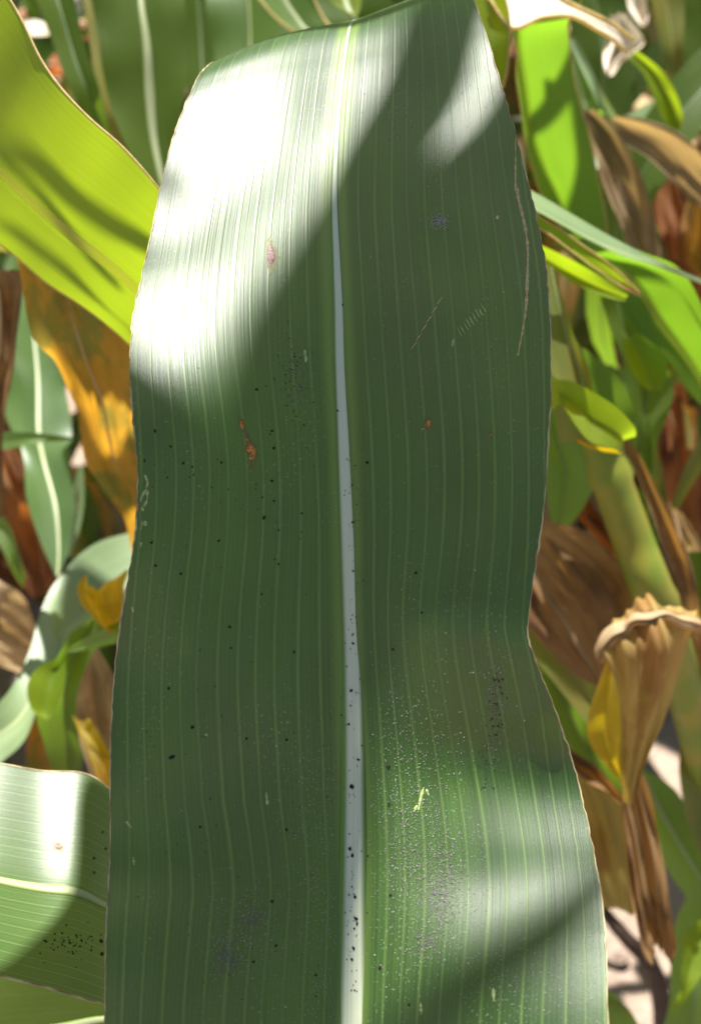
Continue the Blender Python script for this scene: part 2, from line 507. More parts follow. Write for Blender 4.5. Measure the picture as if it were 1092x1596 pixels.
# ------------------------------------------------------------------ ground
def soil_material():
    g = NT('dry_soil')
    tc = g.n('ShaderNodeTexCoord').outputs['Object']
    a = g.noise(tc, 9.0, 5.0, 0.6); b = g.noise(tc, 90.0, 4.0, 0.7)
    col = g.mix(g.ramp(a, 0.35, 0.65), (0.36, 0.27, 0.21), (0.26, 0.19, 0.145))
    col = g.mix(g.ramp(b, 0.3, 0.8, 0, 0.6), col, (0.44, 0.345, 0.28))
    bp = g.n('ShaderNodeBump'); bp.inputs['Strength'].default_value = 0.8; bp.inputs['Distance'].default_value = 0.01
    g.link(b, bp.inputs['Height'])
    pb = g.n('ShaderNodeBsdfPrincipled'); g.link(col, pb.inputs['Base Color'])
    pb.inputs['Roughness'].default_value = 0.9; pb.inputs['Specular IOR Level'].default_value = 0.2
    g.link(bp.outputs[0], pb.inputs['Normal'])
    out = g.n('ShaderNodeOutputMaterial'); g.link(pb.outputs[0], out.inputs[0])
    return g.m


M['soil'] = soil_material()


def soil_h(x, y):
    r = math.hypot(x, y - 1)
    k = max(0.0, 1 - r / 9)
    return k * (0.030 * noise.noise(Vector((x * 3, y * 3, 0))) + 0.022 * noise.noise(Vector((x * 11, y * 11, 4))) + 0.014 * abs(noise.noise(Vector((x * 34, y * 34, 2))))) - 0.01


def build_ground():
    xs = [-150, -60, -25, -10, -5] + [-3 + 0.035 * i for i in range(172)] + [5, 10, 25, 60, 150]
    ys = [-150, -40, -10, -3, -1.2] + [-0.6 + 0.035 * i for i in range(160)] + [7, 12, 25, 60, 150]
    vs = [(x, y, soil_h(x, y)) for y in ys for x in xs]
    nx = len(xs)
    fs = [(j * nx + i, j * nx + i + 1, (j + 1) * nx + i + 1, (j + 1) * nx + i) for j in range(len(ys) - 1) for i in range(nx - 1)]
    o = mesh_obj('ground', vs, fs, M['soil'])
    o['kind'] = 'structure'
    # loose clods of dry earth
    rnd = random.Random(3)
    vs, fs = [], []
    for _ in range(2600):
        x, y = rnd.uniform(-1.6, 1.6), rnd.uniform(0.2, 3.2)
        r = rnd.choice([0.005, 0.008, 0.012, 0.02]) * rnd.uniform(0.7, 1.4)
        c = Vector((x, y, soil_h(x, y) + r * 0.3))
        bm = bmesh.new(); bmesh.ops.create_icosphere(bm, subdivisions=1, radius=1)
        b0 = len(vs)
        sx, sy, sz = rnd.uniform(.7, 1.3), rnd.uniform(.7, 1.3), rnd.uniform(.5, .9)
        for v in bm.verts:
            q = v.co * (1 + 0.35 * noise.noise(v.co * 1.7 + Vector((x * 50, y * 50, 0))))
            vs.append(c + Vector((q.x * sx, q.y * sy, q.z * sz)) * r)
        for f in bm.faces: fs.append(tuple(b0 + v.index for v in f.verts))
        bm.free()
    tag(mesh_obj('soil_clods', vs, fs, M['soil'], smooth=False), 'loose clods of pale dry earth between the maize plants', 'soil clods', kind='stuff')
    # dead leaf litter
    for mk, cnt, lab, nm in (('rust', 1100, 'brown dead leaf scraps littering the soil', 'brown_litter'), ('tan', 420, 'pale straw coloured leaf scraps littering the soil', 'straw_litter')):
        vs, fs, us = [], [], []
        for _ in range(cnt):
            x, y = rnd.uniform(-1.8, 1.8), rnd.uniform(0.45, 3.5)
            if .16 < x < .55 and y < .88 and rnd.random() < .85: continue
            L, W = rnd.uniform(.06, .28), rnd.uniform(.008, .03)
            a = rnd.uniform(0, 6.28); z0 = soil_h(x, y) + rnd.uniform(.008, .06)
            d = Vector((math.cos(a), math.sin(a), rnd.uniform(-.15, .35))); s = Vector((-math.sin(a), math.cos(a), rnd.uniform(-.7, .7))).normalized()
            b0 = len(vs); cu = rnd.uniform(-.05, .07)
            for i in range(7):
                t = i / 6; wv = W * math.sin(math.pi * (0.1 + 0.85 * t))
                c = Vector((x, y, z0)) + d * (L * (t - .5)) + Vector((0, 0, cu * (1 - (2 * t - 1) ** 2)))
                for k in (-1, 0, 1):
                    vs.append(c + s * (k * wv) + Vector((0, 0, abs(k) * W * .4))); us.append((k * wv, t * L))
            for i in range(6):
                for k in range(2):
                    a0 = b0 + i * 3 + k
                    fs.append((a0, a0 + 1, a0 + 4, a0 + 3))
        tag(mesh_obj(nm, vs, fs, M[mk], uvs=us), lab, 'leaf litter', kind='stuff')


build_ground()

# ------------------------------------------------------------------ the main leaf
MR = [  # left (x, y, depth), midrib (x, y, depth), right (x, y, depth)
    ((470, 3700, .275), (548, 3700, .275), (620, 3700, .275)),
    ((330, 3000, .25), (548, 3000, .255), (780, 3000, .25)),
    ((200, 2400, .236), (548, 2400, .243), (915, 2400, .229)),
    ((165, 2000, .233), (548, 2000, .240), (950, 2000, .220)),
    ((160, 1760, .233), (548, 1760, .238), (953, 1760, .218)),
    ((163, 1600, .236), (548, 1600, .242), (947, 1600, .226)),
    ((166, 1450, .239), (549, 1450, .2455), (941, 1440, .2372)),
    ((172, 1335, .245), (550, 1330, .249), (925, 1330, .247)),
    ((172, 1200, .246), (550, 1208, .252), (898, 1210, .2545)),
    ((176, 1085, .245), (549, 1100, .253), (864, 1105, .249)),
    ((186, 985, .243), (547, 1005, .255), (832, 1024, .2458)),
    ((200, 900, .242), (544, 915, .256), (822, 978, .245)),
    ((211, 830, .241), (541, 835, .257), (834, 880, .246)),
    ((215, 745, .241), (537, 745, .259), (846, 800, .248)),
    ((209, 665, .243), (533, 655, .262), (853, 700, .2515)),
    ((203, 580, .249), (529, 565, .266), (858, 590, .256)),
    ((207, 500, .257), (527, 480, .270), (855, 470, .262)),
    ((221, 430, .264), (524, 400, .275), (846, 390, .268)),
    ((237, 360, .270), (521, 320, .281), (826, 300, .275)),
    ((253, 280, .278), (523, 240, .288), (802, 205, .2815)),
    ((275, 200, .287), (528, 165, .297), (779, 128, .2885)),
    ((300, 138, .2965), (536, 95, .3055), (757, 52, .2965)),
    ((318, 108, .307), (545, 42, .3165), (735, -5, .308)),
    ((340, 96, .330), (556, 34, .338), (718, -30, .334)),
    ((352, 125, .365), (562, 70, .375), (705, 10, .375)),
    ((365, 190, .380), (562, 150, .392), (690, 100, .390)),
    ((390, 300, .385), (560, 290, .398), (670, 260, .395)),
    ((440, 460, .383), (555, 460, .395), (630, 450, .390)),
    ((540, 640, .378), (550, 640, .380), (560, 640, .378)),
]


def build_main():
    N, H = 380, 44          # rows, columns per half
    flat = [sum((list(p) for p in r), []) for r in MR]
    rr = resample(flat, N)
    grid, uv, pix = [], [], []
    v = 0
    prev = None
    for i, r in enumerate(rr):
        L, Mi, R = r[0:3], r[3:6], r[6:9]
        c = P(*Mi)
        if prev is not None: v += (c - prev).length
        prev = c
        row, ru = [], []
        top = max(0.0, min(1.0, (220 - Mi[1]) / 180.0)) if i < N * 0.83 else 0
        y = Mi[1]
        for side, E in ((-1, L), (1, R)):
            W = (P(*E) - c).length
            rng = range(H, 0, -1) if side < 0 else range(0, H + 1)
            for j in rng:
                t = j / H
                px = Mi[0] + (E[0] - Mi[0]) * t
                py = Mi[1] + (E[1] - Mi[1]) * t
                # depth leaves the rib steeply and flattens towards the margin, as a keeled blade does
                d = Mi[2] + (E[2] - Mi[2]) * (0.55 * t + 0.45 * math.sin(t * math.pi / 2))
                b = math.sin(math.pi * t)
                py -= top * b * (9 if side < 0 else 3)
                px += b * (7 * math.sin(y / 95.0) + (9 * max(-1, min(1, (y - 1320) / 70.0)) if side < 0 else -4 * math.sin(y / 120)))
                d += b * (0.0016 if side < 0 else .0006) * math.sin(y / 88.0 + side * 1.1) + t ** 2 * (0.0013 if side < 0 else .0004) * math.sin(y / 47.0 + side * 2.0)
                d += 0.0022 * b * noise.noise(Vector((t * side * 1.6, y / 170.0, 3.3)))
                px += side * t ** 8 * (2.2 * noise.noise(Vector((side * 5, y / 16.0, 1.0))) + 1.3 * noise.noise(Vector((side * 5, y / 5.0, 7.0))))
                row.append(P(px, py, d))
                ru.append((side * t * (0.55 * W + 0.45 * 0.052), v))
        grid.append(row); uv.append(ru)
    root = empty('maize_leaf', P(548, 1600, .246))
    tag(root, 'broad dark green maize leaf with white midrib filling the middle of the picture', 'leaf')
    blade = grid_mesh('blade', grid, uv, M['main'], root)
    def wd(t):
        y = rr[min(int(t * N), N)][4]
        k = [(1760, 23), (1600, 22), (1400, 18), (1200, 16), (1000, 14.5), (700, 12), (550, 9.5), (400, 7), (280, 5), (150, 4), (50, 3)]
        if t > 0.81: return 0.0003
        for (a, wa), (b, wb) in zip(k, k[1:]):
            y = min(y, 2200)
            if y >= b:
                return (wb + (wa - wb) * (y - b) / (a - b)) * 1.18 * 0.26 / FPX
        return 3 * .3 / FPX
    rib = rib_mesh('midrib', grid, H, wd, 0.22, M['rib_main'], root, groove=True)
    for side in (0, -1):
        pts = [g[side] for g in grid]
        tube('margin', pts, lambda t: 0.00018 + 0.00006 * math.sin(t * 90), M['margin'], root)
    me = blade.data
    n0 = len(me.vertices)
    bvh = BVHTree.FromPolygons([Vector(v_.co) + root.location for m_ in (me, rib.data) for v_ in m_.vertices],
                               [tuple(q.vertices) for q in me.polygons] + [tuple(i_ + n0 for i_ in q.vertices) for q in rib.data.polygons])
    return root, grid, bvh


MAIN, MGRID, MBVH = build_main()


def on_leaf(bvh, px, py, lift=0.00012):
    d = (P(px, py, 1.0) - CAM).normalized()
    h = bvh.ray_cast(CAM, d)
    if h[0] is None: return None
    n = h[1]
    if n.dot(d) > 0: n = -n
    return h[0] + n * lift, n


def flakes(name, bvh, root, spots, mat, kind='stuff', flat=0.45, rnd=None):
    """little irregular pellets lying on the surface; spots = (px, py, radius_px[, aspect, angle])"""
    rnd = rnd or random.Random(5)
    vs, fs = [], []
    for s in spots:
        hit = on_leaf(bvh, s[0], s[1])
        if hit is None: continue
        p, n = hit
        r = s[2] * (p - CAM).dot(FWD) / FPX
        asp = s[3] if len(s) > 3 else 1.0
        an = s[4] if len(s) > 4 else rnd.uniform(0, 3.14)
        a = n.cross(UPV).normalized() * -1; b = a.cross(n).normalized()
        ca, sa = math.cos(an), math.sin(an)
        ax, bx = a * ca + b * sa, b * ca - a * sa
        b0 = len(vs); K = 6
        for k in range(K):
            t = 2 * math.pi * k / K
            q = r * rnd.uniform(.7, 1.25)
            vs.append(p + ax * (q * math.cos(t) * asp) + bx * (q * math.sin(t)) - n * 0.0001)
        for k in range(K):
            t = 2 * math.pi * k / K + .3
            q = r * rnd.uniform(.45, .75)
            vs.append(p + ax * (q * math.cos(t) * asp) + bx * (q * math.sin(t)) + n * (r * flat))
        for k in range(K):
            k2 = (k + 1) % K
            fs.append((b0 + k, b0 + k2, b0 + K + k2, b0 + K + k))
        fs.append(tuple(b0 + K + k for k in range(K)))
    o = mesh_obj(name, vs, fs, mat, root, smooth=False)
    if kind: o['kind'] = kind
    return o


def streak_part(name, bvh, root, pts, wpx, mat, label=None, jit=0.6, seed=1):
    """a thin proud ribbon (a scrape, crack or scar) along photo points on the surface"""
    rnd = random.Random(seed)
    path = resample([tuple(p) for p in pts], max(6, int(sum(math.dist(a, b) for a, b in zip(pts, pts[1:])) / 4)))
    vs, fs = [], []
    for i, p in enumerate(path):
        q = path[min(i + 1, len(path) - 1)]; o_ = path[max(i - 1, 0)]
        tx, ty = q[0] - o_[0], q[1] - o_[1]; L = math.hypot(tx, ty) or 1
        nx, ny = -ty / L, tx / L
        w_ = wpx * 0.5 * rnd.uniform(1 - jit, 1 + jit) * (0.3 + 0.7 * math.sin(math.pi * (0.08 + 0.84 * i / (len(path) - 1))))
        for k, lf in ((-1, .00003), (0, .00022), (1, .00003)):
            h = on_leaf(bvh, p[0] + nx * w_ * k, p[1] + ny * w_ * k, lf)
            if h is None: h = (vs[-1] if vs else P(p[0], p[1], .26), None)
            vs.append(h[0])
    for i in range(len(path) - 1):
        for k in range(2):
            a = i * 3 + k
            fs.append((a, a + 1, a + 4, a + 3))
    o = mesh_obj(name, vs, fs, mat, root)
    if label: o['label'] = label
    return o


def patch(name, bvh, root, outline, mat, label=None, lift=.00005):
    cx = sum(p[0] for p in outline) / len(outline); cy = sum(p[1] for p in outline) / len(outline)
    vs, fs = [], []
    if mat in (M['lesion'], M['lesion_pink']) and name != 'halo':
        rr_ = random.Random(int(cx))
        patch('halo', bvh, root, [(cx + (x - cx) * q, cy + (y - cy) * q * 1.15) for (x, y), q in ((o_, rr_.uniform(1.25, 1.9)) for o_ in outline)], M['lesion_halo'], lift=.00001)
    c = on_leaf(bvh, cx, cy, .0003 * (lift > .00003) + lift)
    if c is None: return
    vs.append(c[0])
    K = len(outline)
    for s, lf in ((.6, .0002 * (lift > .00003) + lift * 2), (1.0, lift)):
        for x, y in outline:
            h_ = on_leaf(bvh, cx + (x - cx) * s, cy + (y - cy) * s, lf)
            vs.append(h_[0] if h_ else vs[0])
    for k in range(K):
        k2 = (k + 1) % K
        fs.append((0, 1 + k, 1 + k2)); fs.append((1 + k, 1 + K + k, 1 + K + k2, 1 + k2))
    o = mesh_obj(name, vs, fs, mat, root, smooth=False)
    if label: o['label'] = label
    return o


def main_marks():
    r = random.Random(11)
    dots = [(242, 672, 3.2), (266, 696, 2.5), (226, 718, 2.2), (300, 727, 2.6), (286, 722, 2.6), (302, 740, 2.4), (261, 744, 2.2), (345, 721, 2.8), (295, 744, 2),
            (424, 672, 2.8), (427, 698, 3.2), (424, 749, 3.2), (421, 677, 2), (427, 781, 3.2), (412, 806, 3), (409, 775, 2), (572, 721, 4), (400, 607, 3),
            (549, 814, 3.4), (550, 890, 3), (549, 756, 2.4), (411, 808, 3), (434, 826, 2.5), (236, 846, 2.6), (243, 882, 2.6), (282, 894, 2.6), (341, 843, 2.4),
            (428, 872, 2.4), (434, 879, 2.6), (408, 926, 2.2), (358, 977, 4), (360, 1010, 2.6), (458, 1016, 3.2), (263, 1073, 3.6), (300, 1133, 3.8), (268, 1180, 4.5, 1.5, -.4),
            (384, 1151, 3), (447, 1153, 3.4), (648, 893, 3.2), (612, 1012, 3.5), (657, 955, 2.6), (605, 1195, 3.2), (547, 1076, 3.8), (546, 1100, 2.6), (543, 1129, 3),
            (549, 990, 2.2), (550, 1003, 3), (548, 1226, 5, 1.4, .5), (558, 1184, 3), (545, 1323, 3.6, 1.5, .7), (549, 1333, 3.4), (553, 1398, 4), (555, 1432, 5, 1.4, .3), (552, 1447, 3),
            (551, 1478, 4, 1.3, .9), (548, 1495, 3), (556, 1440, 3), (606, 1254, 3), (608, 1395, 3.6, .8), (592, 1508, 3.4), (637, 1566, 3), (312, 1289, 2.6), (395, 1499, 3.4),
            (424, 1405, 3), (446, 1293, 2.5), (492, 1520, 2.5), (430, 1474, 2.6), (229, 1140, 2), (330, 760, 2), (470, 800, 2.2), (534, 475, 2), (526, 640, 2)]
    dots += [(r.gauss(549, 7), r.uniform(700, 1560), r.uniform(.7, 1.8)) for _ in range(110)]
    dots += [(r.gauss(774, 7), r.uniform(1035, 1150), r.uniform(.8, 2.3)) for _ in range(42)]
    dots += [(r.gauss(758, 8), r.uniform(1080, 1230), r.uniform(.6, 1.5)) for _ in range(40)]
    dots += [(r.uniform(215, 520), r.uniform(650, 1560), r.uniform(.7, 1.4)) for _ in range(130)]
    dots += [(r.gauss(460, 14), r.gauss(590, 40), r.uniform(.8, 1.6)) for _ in range(60)]
    dots += [(r.uniform(560, 760), r.uniform(60, 420), r.uniform(.5, .9)) for _ in range(60)]
    dots = [(d_[0], d_[1], d_[2] * (.62 if abs(d_[0] - 549) < 14 else .78), (d_[3] if len(d_) > 3 else r.uniform(.7, 1.7))) + tuple(d_[4:]) for d_ in dots]
    flakes('frass_specks', MBVH, MAIN, dots, M['frass'], rnd=r)
    fl = []
    for _ in range(5200):
        k = r.random()
        if k < .30: x, y = r.gauss(640, 40), r.gauss(1280, 120)
        elif k < .50: x, y = r.gauss(690, 35), r.gauss(1390, 60)
        elif k < .68: x, y = r.gauss(500, 30), r.uniform(1180, 1590)
        elif k < .80: x, y = r.uniform(720, 930), r.gauss(1540, 45)
        elif k < .86: x, y = r.gauss(395, 25), r.gauss(1440, 35)
        elif k < .90: x, y = r.gauss(355, 18), r.gauss(1490, 25)
        else: x, y = r.uniform(190, 860), r.uniform(560, 1590)
        if abs(x - 549) < 24: continue
        fl.append((x, y, r.uniform(.3, .95) * (1.5 if r.random() < .06 else 1)))
    for _ in range(140): fl.append((r.gauss(683, 8), r.gauss(345, 6), r.uniform(.8, 1.5)))
    flakes('dust_flecks', MBVH, MAIN, fl, M['fleck'], rnd=r)
    sm = []
    for cx_, cy_, sx_, sy_, n_ in ((690, 1385, 14, 35, 330), (660, 1470, 12, 14, 130), (355, 1492, 9, 16, 120), (395, 1437, 10, 12, 90), (772, 1090, 8, 34, 150), (640, 1320, 16, 30, 140), (462, 585, 12, 26, 120)):
        sm += [(r.gauss(cx_, sx_), r.gauss(cy_, sy_), r.uniform(.5, 1.5)) for _ in range(n_)]
    flakes('dust_smudges', MBVH, MAIN, sm, M['smudge'], rnd=r)
    sc = [[(226, 740), (230, 752), (228, 760)], [(229, 762), (222, 772), (219, 782)], [(230, 765), (229, 780), (224, 790)], [(221, 790), (224, 797)], [(222, 812), (219, 826)], [(226, 812), (227, 820)],
          [(220, 845), (219, 853)], [(206, 945), (208, 954)], [(197, 1280), (205, 1290)], [(208, 1336), (209, 1348)], [(415, 1235), (417, 1254)], [(660, 1228), (655, 1245), (652, 1262)], [(664, 1230), (668, 1240)],
          [(650, 1255), (645, 1265)], [(768, 1540), (769, 1560)], [(655, 1562), (656, 1580)], [(704, 540), (707, 528)], [(475, 545), (477, 565)], [(444, 1568), (446, 1570)], [(321, 1143), (322, 1147)], [(658, 668), (659, 670)]]
    for i, s in enumerate(sc): streak_part('chewed_streak', MBVH, MAIN, s, 4.0, M['scar_lime'], seed=i)
    crack = [(803, 215), (803, 255), (803, 290), (806, 305), (817, 350), (822, 390), (821, 440), (819, 480), (814, 515), (808, 545), (806, 555)]
    streak_part('crack', MBVH, MAIN, crack, 3.6, M['scar_tan'], 'long thin tan crack along the right margin', seed=3)
    streak_part('crack', MBVH, MAIN, [(802, 288), (806, 300), (807, 308)], 8, M['scar_tan'], seed=4)
    for i in range(9):
        x, y = 712 + i * 4.6 + r.uniform(-1, 1), 512 - i * 5 + r.uniform(-2, 2)
        streak_part('scratch', MBVH, MAIN, [(x, y), (x + 4, y + 8), (x + 8, y + 14)], 1.8, M['scar_lime'], seed=i + 30)
    for i in range(6):
        x, y = 640 + i * 8, 545 - i * 14
        streak_part('scratch', MBVH, MAIN, [(x, y), (x + 9, y - 12)], 1.3, M['scar_tan'], seed=i + 50)
    patch('lesion', MBVH, MAIN, [(382, 682), (388, 686), (391, 692), (398, 699), (399, 708), (394, 716), (388, 716), (389, 706), (383, 702), (385, 694)], M['lesion'], 'orange rust coloured lesion left of the midrib')
    patch('lesion', MBVH, MAIN, [(374, 655), (379, 656), (381, 664), (378, 669), (374, 663)], M['lesion'])
    patch('lesion', MBVH, MAIN, [(663, 656), (670, 655), (671, 664), (667, 668), (662, 663)], M['lesion'], 'small round orange lesion right of the midrib')
    patch('lesion', MBVH, MAIN, [(422, 380), (427, 388), (430, 400), (426, 410), (422, 416), (418, 408), (416, 398), (418, 388)], M['lesion_pink'], 'pinkish diamond shaped lesion near the top')
    patch('lesion', MBVH, MAIN, [(773, 335), (777, 337), (776, 342), (772, 341)], M['scar_tan'])
    patch('lesion', MBVH, MAIN, [(763, 676), (767, 677), (766, 681), (763, 680)], M['lesion'])


main_marks()

# ------------------------------------------------------------------ leaves round the main leaf, photo left
L1, G1 = leaf('maize_leaf', 'bright lime backlit leaf slanting down from the upper left corner', 'leaf', 'lime',
     [(-330, 130, -110, -150, .40, -.078), (-150, 230, 10, -20, .388, -.072), (-60, 330, 62, 95, .383, -.07), (20, 398, 130, 178, .380, -.069), (70, 440, 190, 232, .378, -.067), (130, 482, 245, 286, .376, -.063),
      (200, 537, 295, 345, .380, -.060), (270, 600, 350, 420, .385, -.045), (340, 680, 400, 520, .395, -.025), (420, 760, 430, 740, .41)],
     rib='rib_lime', ribw=.05, fold=.002, wave=.0012, mid=.36, n=90, m=24, margin='margin_tan', margin_r=.00035, phase=.4)
LOW, _ = leaf('maize_leaf', 'lower left leaf lying level with half white glare and half shade, dotted with dark frass', 'leaf', 'glossy',
     [(-330, 1130, -330, 1420, .328, -.056), (-150, 1170, -150, 1470, .330, -.056), (-20, 1192, -20, 1512, .332, -.056), (60, 1205, 60, 1532, .334, -.055), (130, 1205, 110, 1548, .335, -.054), (172, 1228, 165, 1562, .336, -.052),
      (230, 1290, 230, 1560, .338, -.04), (300, 1400, 300, 1520, .335, -.03)],
     rib='rib_pale', ribw=.05, fold=.004, wave=.001, mid=.53, n=60, m=20, margin='margin', margin_r=.0003, phase=1.2)
leaf('maize_leaf', 'grey green leaf in the bottom left corner under the frass dotted leaf', 'leaf', 'dark',
     [(-200, 1760, -60, 1460, .40), (-60, 1760, 10, 1480, .39), (60, 1720, 90, 1500, .385), (150, 1640, 150, 1545, .385), (230, 1600, 210, 1570, .39)], rib='rib_pale', ribw=.05, fold=.004, phase=.2)
ORA, _ = leaf('maize_leaf', 'rusty orange dying leaf with sunlit yellow patches left of the big leaf', 'leaf', 'orange',
     [(10, 340, 110, 320, .405), (35, 430, 180, 440, .423), (62, 520, 225, 520, .447), (98, 600, 250, 600, .477), (128, 690, 262, 690, .51), (150, 750, 270, 770, .54), (185, 812, 270, 860, .57), (230, 880, 250, 930, .60)],
     rib='rib_dry', ribw=.03, fold=.008, wave=.003, crumple=.006, pleat=.0008, mid=.3, n=60, m=24, phase=2.2)
leaf('maize_leaf', 'brown withered leaf hanging at the left edge beneath the lime leaf', 'leaf', 'brown',
     [(-60, 380, 40, 410, .50), (-40, 450, 34, 470, .49), (-40, 540, 26, 560, .49), (-40, 620, 14, 620, .5), (-30, 720, 4, 700, .51), (-20, 830, 10, 800, .52)], rib='rib_dry', fold=.01, crumple=.01, phase=.9)
leaf('maize_leaf', 'silvery leaf with pale midrib pointing down at the left, below the lime leaf', 'leaf', 'glossy',
     [(25, 380, 70, 380, .73), (20, 470, 80, 490, .705), (18, 560, 100, 590, .68), (8, 640, 112, 670, .655), (34, 700, 98, 710, .64), (44, 780, 116, 770, .62), (66, 850, 110, 840, .61), (88, 898, 92, 898, .605)],
     rib='rib_pale', ribw=.1, fold=.012, wave=.004, phase=4.1)
leaf('maize_leaf', 'narrow green leaf crossing level over the silvery leaf at the left edge', 'leaf', 'green',
     [(-60, 660, -60, 700, .57), (0, 672, 0, 702, .565), (50, 674, 50, 692, .56), (115, 682, 115, 686, .56)], rib=None, fold=.003, phase=.1, n=24, m=6)
leaf('maize_leaf', 'large pale sage leaf curving from the big leaf to the left edge', 'leaf', 'sage',
     [(240, 820, 250, 960, .60, -.03), (205, 832, 200, 965, .60, -.035), (150, 855, 170, 995, .595, -.035), (100, 890, 130, 1010, .585, -.03), (66, 940, 100, 1035, .57, -.03), (45, 1010, 72, 1085, .555, -.02), (10, 1085, 42, 1150, .54, -.01), (-50, 1130, 0, 1190, .53), (-120, 1170, -60, 1240, .52)],
     rib='rib_pale', ribw=.05, fold=.010, wave=.003, phase=3.2)
leaf('maize_leaf', 'small curled yellow and orange leaf piece touching the left side of the big leaf', 'leaf', 'yellow',
     [(128, 900, 205, 884, .47, .02), (124, 915, 200, 905, .465, .02), (135, 945, 197, 935, .465, .015), (160, 972, 192, 965, .47, .01), (172, 980, 180, 978, .47)], rib=None, fold=.012, crumple=.006, n=30, m=14, phase=5.2)
leaf('maize_leaf', 'rounded lime green leaf lobe in shade below the pale sage leaf', 'leaf', 'lime',
     [(110, 1015, 112, 1020, .51), (60, 1040, 106, 1035, .505), (44, 1070, 100, 1075, .50), (52, 1105, 82, 1112, .50), (70, 1120, 74, 1122, .50)], rib=None, fold=.006, n=30, m=12, phase=2.9)
leaf('maize_leaf', 'dark green leaf tapering down behind the lime lobe at the left', 'leaf', 'dark',
     [(110, 990, 190, 960, .50), (92, 1020, 150, 1010, .505), (72, 1060, 122, 1080, .51), (60, 1110, 120, 1140, .52), (70, 1170, 128, 1180, .53), (90, 1230, 120, 1230, .54)], rib='rib_dark', fold=.008, phase=1.9)
leaf('maize_leaf', 'green leaf tip poking out left of the big leaf above the tan leaf', 'leaf', 'green',
     [(260, 920, 260, 1000, .46), (200, 960, 200, 1000, .47), (150, 985, 150, 1010, .48), (105, 1012, 105, 1018, .49)], rib=None, fold=.003, phase=1.1, n=24, m=8)
leaf('maize_leaf', 'tan dry leaf standing between dark leaf and big leaf on the left', 'leaf', 'tan',
     [(118, 1015, 150, 1005, .55), (110, 1060, 180, 1070, .55), (112, 1110, 190, 1130, .55), (130, 1170, 200, 1180, .55), (150, 1230, 200, 1240, .55)], rib='rib_dry', fold=.012, crumple=.008, phase=3.9)
leaf('maize_leaf', 'broken orange brown dead leaf above the level leaf at lower left', 'leaf', 'yellow',
     [(112, 1112, 140, 1118, .50), (124, 1140, 160, 1150, .495), (140, 1180, 185, 1190, .49), (160, 1240, 200, 1240, .49)], rib=None, fold=.01, crumple=.006, phase=.7, n=24, m=10)
leaf('maize_leaf', 'sunlit tan dry leaf folded at the left edge at mid height', 'leaf', 'tan',
     [(-60, 860, -40, 990, .62), (0, 905, -10, 1030, .62), (30, 925, 20, 1045, .63), (52, 950, 44, 1048, .64), (70, 1000, 60, 1040, .65)], rib='rib_dry', fold=.014, crumple=.012, phase=2.7)
leaf('maize_leaf', 'thin pale green blade rising beside the orange leaf at the left', 'leaf', 'sage',
     [(95, 860, 108, 870, .66), (100, 820, 124, 825, .655), (112, 770, 133, 775, .65), (122, 725, 130, 728, .65)], rib=None, fold=.004, phase=.3, n=20, m=8)


# top left
leaf('maize_leaf', 'broad dark green leaf with pale midrib hanging at the top left', 'leaf', 'dark',
     [(140, -120, 275, -130, .56), (140, -20, 285, -20, .55), (152, 60, 292, 60, .55), (165, 140, 290, 140, .555), (190, 210, 280, 210, .56), (235, 290, 270, 280, .565), (262, 330, 266, 330, .57)],
     rib='rib_pale', ribw=.14, fold=.014, wave=.004, mid=.52, phase=3.4)
leaf('maize_leaf', 'grey green leaf in shade above the lime leaf, near the top left corner', 'leaf', 'dark',
     [(20, -120, 90, -120, .62), (52, -20, 112, -20, .61), (80, 60, 130, 60, .61), (105, 130, 152, 130, .61), (140, 190, 168, 190, .62), (175, 260, 180, 260, .63)], rib='rib_dark', ribw=.08, fold=.01, phase=1.6)
leaf('maize_leaf', 'olive leaf with rusty streak hanging between two dark leaves at the top left', 'leaf', 'olive',
     [(110, -120, 180, -120, .66), (128, -10, 184, -10, .66), (142, 80, 186, 80, .66), (158, 170, 200, 170, .66), (180, 230, 215, 230, .67), (215, 300, 222, 300, .68)], rib='rib_lime', ribw=.05, fold=.008, phase=4.9)
leaf('maize_leaf', 'wide mid green leaf with narrow pale midrib behind the big leaf at its top bend', 'leaf', 'green',
     [(322, -140, 425, -140, .74, -.03), (326, -20, 430, -20, .73, -.03), (330, 60, 432, 60, .73, -.03), (335, 140, 425, 140, .73, -.03), (345, 240, 410, 240, .74), (370, 330, 380, 330, .75)], rib='rib_pale', ribw=.05, fold=.012, wave=.003, mid=.42, phase=.6)
leaf('maize_leaf', 'yellow edged small leaf at the top edge between dark leaf and wide green leaf', 'leaf', 'lime',
     [(225, -60, 270, -60, .64), (240, -10, 285, -10, .64), (258, 30, 290, 25, .64), (272, 58, 290, 60, .64), (280, 68, 284, 68, .64)], rib='rib_dry', ribw=.1, fold=.006, phase=.6, n=24, m=8)
leaf('maize_leaf', 'dark leaf with sunlit white edge slanting down to the top of the big leaf', 'leaf', 'green',
     [(370, -90, 470, -110, .60), (392, -20, 480, -30, .60), (425, 25, 500, 20, .60), (460, 52, 520, 50, .60), (500, 90, 530, 90, .61)], rib='rib_pale', ribw=.10, fold=.008, margin='margin_tan', margin_r=.0008, phase=2.6, n=30, m=10)
leaf('maize_leaf', 'dark green leaf at the top edge over the middle of the big leaf', 'leaf', 'dark',
     [(450, -90, 570, -110, .62), (465, -10, 590, -30, .62), (500, 40, 620, 20, .62), (540, 100, 640, 80, .63), (600, 160, 640, 150, .64)], rib='rib_dark', ribw=.08, fold=.01, phase=5.6)
